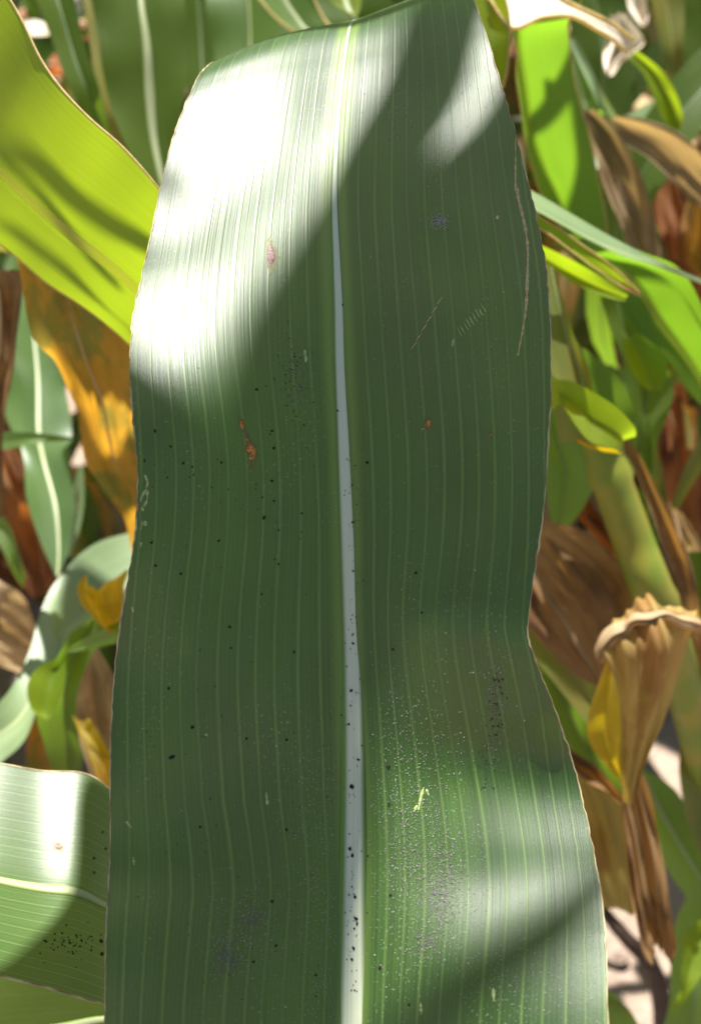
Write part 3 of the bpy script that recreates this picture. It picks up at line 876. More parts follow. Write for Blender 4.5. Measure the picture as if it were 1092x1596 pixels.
leaf('maize_leaf', 'tiny bright lime leaf end with white glint at the top edge of the picture', 'leaf', 'lime',
     [(500, -50, 570, -60, .57), (506, -15, 566, -25, .57), (520, 5, 562, 10, .57), (538, 16, 556, 24, .57), (552, 22, 554, 26, .57)], rib='rib_pale', ribw=.2, fold=.005, phase=5.6, n=20, m=8)
leaf('maize_leaf', 'blue green shaded leaf at the top edge, last one left of the bright lime strip', 'leaf', 'dark',
     [(560, -90, 720, -60, .70), (560, 0, 700, 20, .70), (580, 80, 700, 90, .70), (620, 160, 680, 160, .71)], rib='rib_dark', ribw=.05, fold=.01, phase=5.1)

leaf('maize_leaf', 'pale shape added for the bright gap at the top edge near the upper left corner', 'leaf', 'pale',  # pale sheet added where bright light shows between the leaves
     [(78, -60, 130, -60, .92), (84, -20, 128, -15, .905), (96, 6, 128, 12, .89), (112, 20, 126, 24, .885)], rib=None, fold=.004, phase=.5, n=20, m=8)
leaf('maize_leaf', 'pale scrap added for the bright gap just above the lime leaf at the top left', 'leaf', 'pale',  # second pale sheet, also standing in for a bright gap in the foliage
     [(0, 22, 10, 50, .90, -.02), (34, 26, 40, 54, .90, -.02), (64, 32, 66, 58, .90, -.02), (80, 44, 78, 54, .90)], rib=None, fold=.004, phase=.5, n=20, m=8)
leaf('maize_leaf', 'small green blade end catching sun between the shaded leaves at the top left', 'leaf', 'fresh',
     [(20, -30, 50, -30, .86), (32, 0, 56, 2, .86), (44, 14, 60, 16, .86), (56, 26, 60, 27, .86)], rib=None, fold=.004, phase=.5, n=20, m=8)

leaf('maize_leaf', 'dull green leaf half hidden behind the dark pale ribbed leaf near the top left', 'leaf', 'dark',
     [(262, -140, 330, -140, .78), (270, -20, 340, -20, .78), (275, 60, 345, 60, .78), (290, 140, 340, 140, .78), (310, 200, 325, 200, .79)], rib='rib_dark', ribw=.06, fold=.012, phase=.9)
leaf('maize_leaf', 'green blade with a bluish sheen right of the narrow ribbed leaf at the top', 'leaf', 'glossy',
     [(415, -140, 490, -140, .80), (420, -20, 492, -20, .79), (424, 60, 490, 60, .78), (430, 140, 480, 140, .78), (440, 220, 450, 220, .78)], rib='rib_dark', ribw=.06, fold=.012, phase=1.9)

# ------------------------------------------------------------------ right side
leaf('maize_leaf', 'bright yellow green leaf strip touching the upper right edge of the big leaf', 'leaf', 'lime',
     [(700, -100, 750, -110, .44), (722, -30, 775, -30, .44), (735, 20, 790, 20, .44), (745, 70, 795, 60, .44), (760, 110, 790, 110, .445), (776, 138, 782, 138, .45)], rib=None, fold=.005, margin='margin_tan', margin_r=.0005, phase=2, n=30, m=10)
bend, GB = leaf('maize_leaf', 'glowing green leaf hanging under the white bleached leaf end at the upper right', 'leaf', 'fresh',
     [(785, -70, 905, -90, .458), (785, -20, 905, -30, .452), (790, 30, 900, 10, .456), (797, 42, 893, 30, .462), (803, 90, 888, 50, .48), (810, 150, 895, 120, .50), (822, 230, 912, 200, .525), (838, 290, 932, 280, .545), (870, 350, 945, 350, .565), (905, 430, 950, 430, .58)],
     rib='rib_lime', ribw=.10, fold=.010, wave=.003, mid=.2, n=80, m=20, margin='margin_tan', margin_r=.0003, phase=2.4)
leaf('maize_leaf', 'bleached dry leaf end, white in sun, over the hanging green leaf at top right', 'leaf', 'pale',
     [(740, -70, 760, -4, .462, -.02), (800, -60, 797, 42, .462, -.022), (850, -20, 845, 30, .452, -.012), (890, 6, 888, 30, .45, -.01), (925, 24, 922, 44, .452, -.008), (955, 40, 950, 58, .456, -.006), (985, 62, 975, 80, .46)], rib=None, fold=.003, crumple=.003, phase=1, n=40, m=12, margin='margin_tan', margin_r=.0009)
leaf('maize_leaf', 'grey green narrow leaf running level to the right edge from behind the big leaf', 'leaf', 'sage',
     [(760, 250, 770, 300, .42, -.02), (825, 293, 838, 330, .43, -.02), (900, 338, 905, 372, .44, -.015), (960, 376, 965, 396, .45, -.01), (1030, 408, 1030, 418, .46), (1092, 434, 1092, 442, .47), (1180, 470, 1180, 474, .48)],
     rib='rib_pale', ribw=.05, fold=.003, wave=.001, phase=.5)
RTIP, _ = leaf('maize_leaf', 'narrow lime leaf ending in a red brown tip right of the big leaf', 'leaf', 'lime',
     [(780, 270, 790, 330, .41), (835, 332, 850, 362, .415), (885, 365, 895, 400, .42), (925, 395, 935, 428, .425), (960, 424, 965, 444, .43), (996, 458, 996, 461, .435)], rib=None, fold=.005, phase=.9, margin='margin_tan', margin_r=.0004)
leaf('', None, '', 'rust', [(972, 434, 974, 450, .431), (985, 447, 986, 455, .433), (998, 459, 998, 461, .435)], rib=None, fold=.001, phase=.9, parent=RTIP, partname='dry_tip', n=10, m=4)
leaf('maize_leaf', 'short lime leaf strip right below the red tipped leaf', 'leaf', 'lime',
     [(800, 360, 800, 400, .45), (850, 388, 855, 412, .45), (900, 412, 895, 440, .455), (945, 435, 940, 462, .46), (980, 460, 975, 470, .465)], rib=None, fold=.006, phase=4)
SWEEP, _ = leaf('maize_leaf', 'large backlit green leaf sweeping down to the right edge below the red tip', 'leaf', 'fresh',
     [(860, 380, 930, 370, .53), (930, 428, 1000, 388, .54, -.03), (965, 460, 1050, 410, .55, -.05), (1000, 515, 1085, 470, .555, -.05), (1045, 575, 1120, 530, .56, -.05), (1085, 630, 1160, 600, .565, -.04), (1150, 700, 1200, 680, .57)],
     rib='rib_lime', ribw=.08, fold=.010, wave=.002, mid=.12, phase=1.5, n=60, m=20)
leaf('maize_leaf', 'dark green leaf hanging below the sweeping green leaf at the right edge', 'leaf', 'dark',
     [(930, 440, 990, 450, .56), (945, 500, 1020, 540, .56), (970, 560, 1050, 610, .565), (985, 640, 1020, 700, .57), (995, 720, 1020, 760, .58), (1000, 790, 1008, 800, .59)], rib='rib_dark', ribw=.05, fold=.01, phase=3.1)
leaf('maize_leaf', 'sunlit lime leaf lobe under the sweeping green leaf at the right', 'leaf', 'lime',
     [(972, 530, 990, 520, .55), (975, 560, 1035, 562, .548), (990, 590, 1036, 590, .548), (1010, 608, 1030, 610, .55)], rib=None, fold=.004, phase=3.1, n=20, m=10)
leaf('maize_leaf', 'greyish brown dry leaf hanging right of the glowing green leaf at upper right', 'leaf', 'drab',
     [(895, 165, 925, 170, .62), (908, 190, 962, 205, .62), (928, 250, 1000, 280, .62), (955, 330, 1022, 350, .625), (985, 400, 1030, 410, .63), (1010, 460, 1020, 460, .64)], rib='rib_dry', fold=.012, crumple=.008, phase=3.7)
leaf('maize_leaf', 'broad brown grey dead leaf reaching the right edge near the top', 'leaf', 'drab',
     [(950, 190, 962, 180, .60), (975, 222, 1010, 186, .605), (1015, 250, 1050, 205, .61), (1060, 300, 1092, 250, .62), (1110, 350, 1140, 300, .63), (1180, 420, 1200, 380, .64)], rib='rib_dry', fold=.01, crumple=.006, phase=.7)
leaf('maize_leaf', 'crumpled white sun bleached leaf end standing near the top right', 'leaf', 'pale',
     [(950, 12, 975, 20, .66), (955, 35, 1000, 60, .66), (948, 60, 998, 75, .66), (943, 90, 975, 88, .66), (945, 114, 960, 112, .66)], rib=None, fold=.02, crumple=.02, phase=.2, n=30, m=14)
leaf('maize_leaf', 'second small bleached leaf scrap right of the crumpled white one at the top', 'leaf', 'pale',
     [(978, -20, 1000, -25, .72), (982, 0, 1006, 5, .72), (990, 20, 1010, 25, .72), (998, 36, 1008, 36, .72)], rib=None, fold=.01, crumple=.015, phase=.8, n=20, m=10)
leaf('maize_leaf', 'small hanging lime leaf right of the bleached leaf at the top right', 'leaf', 'lime',
     [(975, 85, 990, 78, .68), (1000, 110, 1028, 108, .68), (1015, 145, 1050, 145, .68), (1030, 180, 1062, 180, .685), (1048, 206, 1060, 204, .69)], rib='rib_pale', ribw=.12, mid=.8, fold=.008, phase=.8, n=30, m=12)
leaf('maize_leaf', 'olive leaf sheath edge rising right beside the middle of the big leaf', 'leaf', 'olive',
     [(830, 400, 860, 390, .46), (840, 460, 872, 450, .46), (845, 520, 892, 520, .46), (850, 570, 912, 570, .46), (856, 620, 925, 620, .46), (870, 690, 935, 690, .46)], rib='rib_pale', mid=.9, ribw=.10, fold=.006, phase=.4)
leaf('maize_leaf', 'dark blue green leaf behind the curled lime leaf at mid right', 'leaf', 'dark',
     [(860, 520, 900, 535, .50), (870, 570, 940, 565, .50), (885, 620, 972, 600, .50), (905, 670, 990, 650, .505), (940, 720, 990, 700, .51), (970, 760, 985, 750, .52)], rib='rib_dark', ribw=.05, fold=.01, phase=5.7)

leaf('maize_leaf', 'dark shaded leaf at the top right behind the crumpled bleached one', 'leaf', 'dark',
     [(850, -80, 930, -90, .92), (880, 0, 985, -10, .92), (890, 80, 1000, 70, .92), (900, 150, 985, 150, .93), (925, 220, 960, 215, .94)], rib='rib_dark', fold=.015, phase=1.5)
leaf('maize_leaf', 'olive leaf with yellow margin at the top edge near the upper right corner', 'leaf', 'olive',
     [(1000, -60, 1060, -60, .90), (1012, 0, 1075, 0, .90), (1025, 60, 1082, 70, .90), (1035, 110, 1075, 130, .91), (1050, 170, 1056, 170, .92)], rib='rib_lime', fold=.012, phase=2.5)
leaf('maize_leaf', 'dark leaf hanging down the upper right corner of the picture', 'leaf', 'dark',
     [(1062, -60, 1160, -60, .80), (1066, 20, 1160, 40, .80), (1066, 90, 1150, 120, .80), (1072, 150, 1140, 180, .81), (1090, 210, 1110, 215, .82)], rib='rib_dark', fold=.015, phase=3.5)
leaf('maize_leaf', 'small fresh green leaf tip between bent leaf and grey brown dead leaf', 'leaf', 'green',
     [(870, 60, 895, 70, .70), (884, 110, 915, 105, .70), (890, 150, 935, 140, .70), (898, 185, 950, 170, .70), (930, 200, 958, 190, .71)], rib='rib_pale', ribw=.1, fold=.01, phase=.5, n=30, m=10)
leaf('maize_leaf', 'thin pale blade slanting down towards the greyish brown dry leaf', 'leaf', 'sage',
     [(884, 60, 894, 58, .64), (905, 105, 917, 100, .64), (928, 155, 940, 150, .64), (955, 210, 972, 205, .65), (985, 270, 992, 268, .66)], rib=None, fold=.003, phase=.5, n=24, m=6)
leaf('maize_leaf', 'rust brown hanging leaf below the broad dead leaf at the right edge', 'leaf', 'rust',
     [(1010, 270, 1060, 280, .80), (1020, 340, 1085, 350, .80), (1040, 400, 1100, 420, .80), (1060, 470, 1100, 480, .81), (1080, 520, 1092, 520, .82)], rib='rib_dry', fold=.012, crumple=.01, phase=1.5)
leaf('maize_leaf', 'orange lit dead leaf scrap at the right edge above the grey green leaf', 'leaf', 'orange',
     [(1072, 310, 1100, 320, .74), (1062, 350, 1105, 360, .74), (1066, 400, 1100, 410, .74), (1085, 430, 1095, 430, .75)], rib=None, fold=.01, crumple=.01, phase=2.5, n=24, m=10)
leaf('maize_leaf', 'deep rust dead leaf hanging at the right edge beside the stalk', 'leaf', 'rust',
     [(1015, 590, 1060, 600, .78), (1025, 660, 1085, 670, .78), (1030, 730, 1100, 740, .78), (1040, 800, 1100, 800, .79), (1060, 850, 1085, 850, .80)], rib='rib_dry', fold=.015, crumple=.012, phase=3.5)
leaf('maize_leaf', 'bright orange folded dead leaf at the right edge under the sweeping leaf', 'leaf', 'orange',
     [(1062, 620, 1085, 640, .70), (1066, 660, 1088, 670, .70), (1070, 700, 1082, 700, .70)], rib=None, fold=.01, crumple=.008, phase=.5, n=20, m=8)
leaf('maize_leaf', 'olive green blade crossing the rust coloured leaf at the right edge', 'leaf', 'olive',
     [(1120, 640, 1130, 690, .68), (1085, 690, 1100, 725, .68), (1060, 745, 1070, 770, .69), (1042, 800, 1048, 805, .70)], rib=None, fold=.005, phase=.5, n=20, m=8)
leaf('maize_leaf', 'brown rust leaf slanting between the olive stalk and the big brown leaf', 'leaf', 'rust',
     [(868, 740, 895, 740, .60), (880, 770, 925, 780, .60), (905, 810, 950, 820, .60), (940, 850, 975, 865, .61), (975, 900, 985, 900, .62)], rib='rib_dry', fold=.01, crumple=.01, phase=.5)
leaf('maize_leaf', 'green leaf with a wavy edge between waist of the big leaf and olive stalk', 'leaf', 'green',
     [(820, 600, 870, 640, .56), (830, 660, 905, 690, .56), (840, 710, 925, 745, .56), (850, 770, 910, 790, .565), (860, 820, 880, 825, .57)], rib='rib_pale', fold=.01, phase=4.5)
leaf('maize_leaf', 'rust brown dead leaf standing at the left edge below the silvery leaf', 'leaf', 'rust',
     [(-40, 690, 22, 700, .72), (-40, 760, 60, 770, .72), (-20, 820, 95, 830, .73), (10, 870, 100, 880, .74), (50, 930, 80, 930, .75)], rib='rib_dry', fold=.012, crumple=.012, phase=5)
leaf('maize_leaf', 'dark green blade crossing the rust leaf at the left edge below mid height', 'leaf', 'green',
     [(-40, 770, -40, 820, .70), (0, 800, -5, 845, .70), (25, 845, 20, 890, .70), (42, 900, 38, 920, .71)], rib=None, fold=.006, phase=5.2)

# the plant at mid right: stalk, curled leaf, brown sheath
STK = empty('maize_plant', P(1085, 1150, .60))
tag(STK, 'maize stalk with a curled lime leaf and brown dry sheath at mid right', 'maize plant')
def stalk_tube(name, pts, r0, r1, mat, parent, K=14):
    path = resample([tuple(p) for p in pts], 40)
    return tube(name, [P(*p) for p in path], lambda t: (r0 + (r1 - r0) * t) * (1 + 0.12 * math.exp(-((t * 3 % 1 - .5) / .05) ** 2)), mat, parent, K)
stalk_tube('stalk', [(925, 640, .475), (950, 740, .48), (985, 840, .49), (1022, 940, .50), (1075, 1100, .56), (1120, 1300, .72), (1150, 1480, 1.0)], .0082, .011, M['stalk'], STK)
leaf('', 'curled lime leaf with pale rim', '', 'lime',
     [(800, 520, 860, 640, .445), (858, 585, 875, 632, .44), (890, 594, 896, 662, .438), (925, 612, 918, 688, .436), (958, 634, 942, 696, .437), (986, 664, 962, 702, .44), (989, 680, 968, 702, .445)],
     rib=None, fold=.010, wave=.001, phase=2.2, parent=STK, partname='leaf_blade')
leaf('', 'brown papery sheath edge', '', 'brown',
     [(965, 690, 985, 690, .478), (990, 740, 1018, 750, .485), (1018, 810, 1050, 820, .49), (1040, 880, 1080, 890, .50), (1060, 960, 1092, 950, .51), (1090, 1060, 1110, 1060, .53)],
     rib=None, fold=.006, crumple=.003, phase=1.2, parent=STK, partname='sheath')
leaf('', 'rust coloured rim under the curl', '', 'yellow',
     [(890, 684, 900, 690, .446), (915, 690, 925, 700, .445), (940, 696, 950, 706, .446), (962, 700, 970, 706, .448)], rib=None, fold=.003, phase=1.2, parent=STK, partname='leaf_collar', n=16, m=6)
leaf('maize_leaf', 'tan dry leaf with sunlit pale folds at the right edge beside the stalk', 'leaf', 'tan',
     [(1040, 780, 1060, 800, .60), (1055, 830, 1092, 850, .60), (1052, 870, 1110, 900, .605), (1050, 900, 1090, 930, .61), (1060, 930, 1075, 935, .62)], rib=None, fold=.012, crumple=.012, phase=1.2)
leaf('maize_leaf', 'big brown dead leaf with rounded top right beside the waist of the big leaf', 'leaf', 'brown',
     [(760, 830, 850, 812, .50), (780, 880, 905, 826, .50), (800, 930, 955, 862, .50), (815, 970, 995, 905, .50), (850, 1010, 1000, 950, .505), (890, 1050, 990, 1010, .51), (930, 1070, 960, 1060, .52)],
     rib='rib_dry', fold=.012, wave=.003, crumple=.006, pleat=.0012, mid=.3, phase=3.0, n=60, m=40)
leaf('maize_leaf', 'olive and yellow leaf slanting below the big brown dead leaf', 'leaf', 'olive',
     [(780, 930, 820, 900, .54), (820, 1010, 860, 960, .54), (860, 1060, 900, 1020, .54), (900, 1110, 940, 1080, .545), (940, 1160, 960, 1140, .55), (990, 1210, 996, 1205, .56)], rib=None, fold=.006, phase=3.6)
leaf('maize_leaf', 'dark shaded leaf between the olive leaf and the lower right of the big leaf', 'leaf', 'dark',
     [(800, 970, 850, 990, .58), (820, 1040, 880, 1040, .58), (850, 1110, 920, 1100, .58), (880, 1180, 950, 1160, .59), (930, 1240, 980, 1220, .60), (985, 1280, 990, 1270, .61)], rib='rib_dark', fold=.01, phase=4.6)

# curled tan leaf at lower right
FUN = empty('maize_leaf', P(985, 1240, .46))
tag(FUN, 'dry funnel shaped tan leaf with a white curled rim and yellow flap at lower right', 'leaf')
leaf('', None, '', 'husk', [(932, 1012, 1086, 962, .440), (934, 1006, 1088, 960, .434), (940, 1020, 1080, 975, .430), (955, 1060, 1064, 1040, .436), (966, 1110, 1040, 1110, .446), (968, 1160, 1018, 1160, .454), (968, 1210, 1000, 1205, .462), (970, 1250, 988, 1250, .47)],
     rib=None, fold=-.014, crumple=.004, pleat=.0013, phase=3.3, parent=FUN, partname='blade', n=60, m=48)
leaf('', 'thick pale sunlit curled rim', '', 'tan', [(926, 1010, 946, 1030, .436), (934, 990, 954, 1014, .431), (952, 974, 966, 998, .427), (972, 968, 980, 990, .425), (985, 955, 990, 976, .423), (1008, 952, 1012, 976, .422), (1032, 948, 1034, 966, .422), (1052, 955, 1052, 976, .424), (1072, 957, 1068, 980, .427), (1089, 964, 1084, 985, .432)],
     rib=None, fold=-.003, cup=-.002, crumple=.003, phase=.5, parent=FUN, partname='rim', n=60, m=10)
leaf('', 'yellow flap with dark streaks', '', 'yellow', [(944, 1030, 962, 1062, .445), (930, 1075, 966, 1090, .447), (918, 1110, 968, 1130, .45), (915, 1150, 968, 1160, .455), (935, 1185, 968, 1200, .46), (965, 1215, 970, 1225, .465)],
     rib=None, fold=.005, phase=.5, parent=FUN, partname='flap', n=40, m=12)
leaf('maize_leaf', 'long brown folded dry leaf hanging under the funnel shaped leaf', 'leaf', 'brown',
     [(968, 1225, 1000, 1205, .50), (968, 1280, 1018, 1260, .50), (978, 1350, 1036, 1340, .50), (988, 1420, 1048, 1420, .50), (998, 1475, 1056, 1480, .505), (1015, 1500, 1050, 1498, .51)],
     rib='rib_dry', ribw=.06, fold=.014, crumple=.008, pleat=.0025, mid=.45, phase=3.5, n=60, m=40)
leaf('maize_leaf', 'yellowish brown dead leaf panel right beside the lower edge of the big leaf', 'leaf', 'husk',
     [(840, 1180, 905, 1195, .54), (860, 1230, 965, 1245, .54), (880, 1300, 985, 1310, .54), (900, 1370, 990, 1370, .54), (920, 1405, 990, 1410, .545), (945, 1418, 985, 1428, .55)],
     rib=None, fold=.006, crumple=.004, phase=3.1, n=40, m=14)
leaf('maize_leaf', 'dark reddish brown leaf edge over the yellowish dead leaf panel', 'leaf', 'brown',
     [(870, 1150, 880, 1190, .515), (900, 1175, 910, 1215, .515), (935, 1200, 945, 1235, .515), (965, 1235, 975, 1262, .515), (985, 1262, 990, 1275, .515)], rib=None, fold=.008, crumple=.004, phase=2.1)
leaf('maize_leaf', 'striped green leaf slanting down to the right edge at lower right', 'leaf', 'green',
     [(990, 1190, 1003, 1200, .64), (1000, 1260, 1045, 1225, .64), (1015, 1310, 1075, 1265, .645), (1045, 1365, 1110, 1320, .65), (1100, 1440, 1150, 1400, .66)], rib='rib_pale', ribw=.12, fold=.01, phase=2.5)
leaf('maize_leaf', 'dark green leaf at the right edge beside the funnel shaped leaf', 'leaf', 'dark',
     [(1070, 860, 1130, 860, .58), (1062, 960, 1130, 980, .58), (1052, 1040, 1140, 1050, .58), (1045, 1110, 1140, 1120, .585), (1065, 1140, 1120, 1160, .59)], rib=None, fold=.012, phase=2.5)
leaf('maize_leaf', 'thin bright green blade at the right edge behind the funnel shaped leaf', 'leaf', 'lime',
     [(1062, 1010, 1078, 1020, .555), (1064, 1040, 1078, 1045, .555), (1062, 1062, 1072, 1070, .56), (1048, 1085, 1056, 1092, .56)], rib=None, fold=.003, phase=2.5, n=20, m=6)
leaf('maize_leaf', 'olive leaf standing at the right edge above the striped leaf', 'leaf', 'olive',
     [(1085, 1080, 1150, 1080, .62), (1062, 1150, 1150, 1150, .62), (1058, 1210, 1150, 1220, .62), (1068, 1270, 1140, 1290, .63), (1090, 1330, 1130, 1340, .64)], rib='rib_dry', fold=.008, phase=.5)
leaf('maize_leaf', 'green leaf filling the bottom right corner', 'leaf', 'green',
     [(1092, 1370, 1180, 1390, .60), (1055, 1430, 1160, 1460, .60), (1045, 1500, 1150, 1520, .60), (1040, 1560, 1140, 1580, .60), (1020, 1650, 1140, 1680, .61)], rib='rib_dark', fold=.012, phase=.5)
leaf('maize_leaf', 'small lit green leaf in front of the bottom right corner leaf', 'leaf', 'lime',
     [(1092, 1435, 1160, 1450, .58), (1066, 1460, 1130, 1480, .58), (1062, 1500, 1100, 1510, .58), (1060, 1540, 1075, 1545, .58), (1045, 1575, 1052, 1578, .59)], rib=None, fold=.008, phase=.5)
leaf('maize_leaf', 'dark shaded leaf at the bottom edge just right of the big leaf', 'leaf', 'dark',
     [(900, 1530, 950, 1545, .62), (900, 1580, 985, 1580, .62), (900, 1660, 1010, 1640, .62), (950, 1720, 1010, 1700, .63)], rib=None, fold=.008, phase=.5)
tw = empty('maize_plant', P(1030, 1640, .9))
tag(tw, 'dark brown leaning stem under the brown folded leaf at lower right', 'maize plant')
stalk_tube('stalk', [(935, 1415, .80), (975, 1462, .80), (1010, 1500, .82), (1030, 1560, .86), (1040, 1700, .95)], .004, .009, plain_mat('dark_stem', (0.05, 0.03, 0.02), .7, .3, .4, 60), tw)


# ------------------------------------------------------------------ whole plants further off
KEEP_LIT = [P(x, y, d) for x, y, d in ((380, 160, .29), (480, 180, .29), (300, 330, .275), (420, 330, .275), (260, 500, .262), (330, 560, .262), (680, 200, .29), (620, 350, .28),
            (720, 120, .3), (820, 1250, .25), (780, 1350, .25), (870, 1520, .245), (650, 1350, .25), (60, 200, .33), (150, 330, .33), (30, 50, .34), (200, 420, .33), (40, 1280, .31), (30, 1430, .31),
            (165, 660, .42), (840, 15, .49), (850, 200, .53), (1000, 970, .42), (900, 640, .44), (1040, 500, .53), (940, 1120, .45), (120, 900, .53), (1020, 1200, 1.2), (960, 1480, 1.1), (50, 620, .6))]


def blocks(grid, near=.66):
    """would this leaf stand close in front of the lens, or take the sun off the leaves in the middle?"""
    for row in grid[::2]:
        for q in (row[0], row[4], row[8]):
            v = q - CAM
            z = v.dot(FWD)
            if 0.0 < z < near and abs(v.dot(RGT) / z) < .36 and abs(v.dot(UPV) / z) < .5: return True
            if v.length < .25: return True
            for k in KEEP_LIT:
                w_ = q - k
                s = w_.dot(SDIR)
                if s > .02 and (w_ - SDIR * s).length < .05: return True
    return False


def arch(plant, base, az, el, L, W, droop, mat, rib, seed, twist=0.0, name='leaf_blade', near=.66):
    r = random.Random(seed)
    n = 22
    pts = []
    p = Vector(base); e = el
    h = Vector((math.cos(az), math.sin(az), 0))
    side0 = Vector((-math.sin(az), math.cos(az), 0))
    rows = []
    for i in range(n + 1):
        t = i / n
        d = h * math.cos(e) + Vector((0, 0, math.sin(e)))
        nr = side0.cross(d)
        tw_ = twist * t
        s = side0 * math.cos(tw_) + nr * math.sin(tw_)
        wv = W * (math.sin(math.pi * min(1, (0.12 + 0.88 * t)) ** 0.9) ** 0.7 if t < 1 else 0.01) * .5
        wv = max(wv, .0006)
        rows.append((p - s * wv, p + s * wv))
        p = p + d * (L / n)
        e -= droop / n * (0.6 + 1.2 * t)
    grid, uv = loft(rows, 8, .12 * W, .05 * W, 40, .5, r.random() * 6, crumple=.15 * W if mat in ('brown', 'tan', 'pale') else 0)
    if blocks(grid, near): return None
    o = grid_mesh(name, grid, uv, M[mat], plant)
    rb = rib_mesh('midrib', grid, 4, lambda t: W * .03 * (1.2 - t), .5, M[rib], None)
    rb.parent = o
    rb.data.transform(Matrix.Translation(-Vector(plant.location)))
    return o


def plant(x, y, h, nl, label, seed, low=0.1, dry=0.3, az0=None, near=.66, wk_=1.0):
    r = random.Random(seed)
    root = empty('maize_plant', (x, y, 0))
    tag(root, label, 'maize plant', 'maize plants standing in the rows behind')
    lean = Vector((r.uniform(-.08, .08), r.uniform(-.08, .08), 1))
    n = 40
    pts = [Vector((x, y, 0)) + lean * (h * i / n) for i in range(n + 1)]
    tube('stalk', pts, lambda t: .012 * (1 - .5 * t) * (1 + .18 * math.exp(-(((t * h / .16) % 1 - .5) / .06) ** 2)), M['stalk'], root, 12)
    az = r.uniform(0, 6.28) if az0 is None else az0
    for k in range(nl):
        f = low + (1 - low) * (k + .5) / nl
        z = h * f
        b = Vector((x, y, 0)) + lean * z
        az += math.pi + r.uniform(-.5, .5)
        if f < dry: mat, rib = r.choice([('brown', 'rib_dry'), ('tan', 'rib_dry'), ('orange', 'rib_dry'), ('olive', 'rib_lime')])
        else: mat, rib = r.choice([('green', 'rib_pale'), ('dark', 'rib_pale'), ('dark', 'rib_dark'), ('green', 'rib_lime'), ('fresh', 'rib_lime'), ('sage', 'rib_pale')])
        for tries in range(6):
            if arch(root, b, az + (r.uniform(-1.2, 1.2) if tries else 0), r.uniform(.5, 1.3), r.uniform(.40, .80), r.uniform(.045, .085) * wk_, r.uniform(1.6, 3.2), mat, rib, seed * 31 + k + tries * 7, r.uniform(-1.1, 1.1), near=near): break


PL = [(-.62, 1.05, 1.5, 10, 'green maize plant at the far left behind the silvery leaf'),
      (-.30, 1.55, 1.7, 12, 'maize plant behind the lime leaf and the rusty orange leaf'),
      (.05, 1.75, 1.8, 12, 'maize plant straight behind the bend of the big leaf'),
      (.42, 1.35, 1.6, 12, 'maize plant behind the bent leaf at the upper right'),
      (.78, 1.15, 1.4, 10, 'maize plant at the far right behind the sweeping green leaf'),
      (-.75, 2.2, 1.8, 12, 'distant maize plant in the upper left corner gap'),
      (-.15, 2.5, 1.8, 12, 'distant maize plant over the top left of the big leaf'),
      (.5, 2.3, 1.8, 12, 'distant maize plant seen over the crumpled bleached leaf'),
      (1.05, 2.0, 1.8, 12, 'distant maize plant by the upper right edge')]
for i, (x, y, h, nl, lab) in enumerate(PL):
    plant(x, y, h, nl, lab, 100 + i)
for i, (x, y, lab) in enumerate([(-1.2, 3.2, 'left most maize plant of the row furthest back'), (-.4, 3.4, 'second maize plant of the row furthest back, seen at top left'), (.35, 3.3, 'third maize plant of the row furthest back'), (1.1, 3.1, 'right most maize plant of the row furthest back')]):
    plant(x, y, 1.9, 12, lab, 140 + i)


NP = [(-.50, .55, 1.9, 9, 'tall maize plant just outside the left edge of the picture'), (.52, .62, 1.9, 7, 'tall maize plant just outside the right edge of the picture'),
      (-.62, .95, 1.9, 9, 'tall maize plant outside the left edge, a step further back'), (.60, .98, 1.8, 8, 'tall maize plant outside the right edge, a step further back'),
      (-.42, 1.25, 1.7, 14, 'maize plant half seen at the left edge behind the orange leaf'), (.45, 1.7, 1.8, 14, 'maize plant behind the broad brown grey dead leaf'),
      (.18, 1.95, 2.0, 16, 'tall maize plant behind the right half of the big leaf bend'), (-.35, 2.0, 2.0, 16, 'tall maize plant behind the dark grey green leaf at the top left'),
      (.68, 1.9, 2.0, 16, 'tall maize plant in the upper right, beyond the crumpled bleached leaf'), (-.12, 1.35, 1.5, 12, 'maize plant behind the dark leaf with pale midrib'), (.22, 1.15, 1.2, 10, 'shorter maize plant behind the right shoulder of the big leaf'),
      (.85, 1.55, 1.8, 13, 'maize plant at the right edge behind the dead leaf'), (-.85, 1.6, 1.8, 13, 'maize plant far left behind the lime leaf')]
YP = [(.30, .88, .72, 9, 'short maize plant behind the striped green leaf at right'), (.40, 1.08, .9, 10, 'short maize plant behind the olive stalk at the right edge'),
      (.20, 1.02, .75, 8, 'short maize plant hidden mostly by the right edge of the big leaf'), (-.29, .90, .62, 9, 'short maize plant under the silvery leaf at left'),
      (-.38, 1.10, .8, 9, 'short maize plant left of the rusty orange leaf'), (.50, .86, .85, 9, 'short maize plant beyond the lower right edge'), (.33, 1.32, 1.0, 14, 'short maize plant below the bleached leaf at upper right'),
      (.44, 1.22, .95, 13, 'narrow leaved maize plant at the right edge below the broad dead leaf'), (-.22, 1.18, .8, 12, 'narrow leaved maize plant behind the yellow curled piece at left'),
      (.27, 1.5, 1.1, 14, 'narrow leaved maize plant behind the glowing green leaf'), (-.2, 1.6, 1.25, 14, 'narrow leaved maize plant behind the top left shoulder of the big leaf'), (-.42, 1.45, 1.2, 14, 'narrow leaved maize plant in the gap by the upper left corner')]
for i, (x, y, h, nl, lab) in enumerate(YP):
    plant(x, y, h, nl, lab, 300 + i, low=.1, dry=.25, near=.60, wk_=.6)
for i, (x, y, h, nl, lab) in enumerate(NP):
    plant(x, y, h, nl, lab, 200 + i, low=.04, dry=.42)


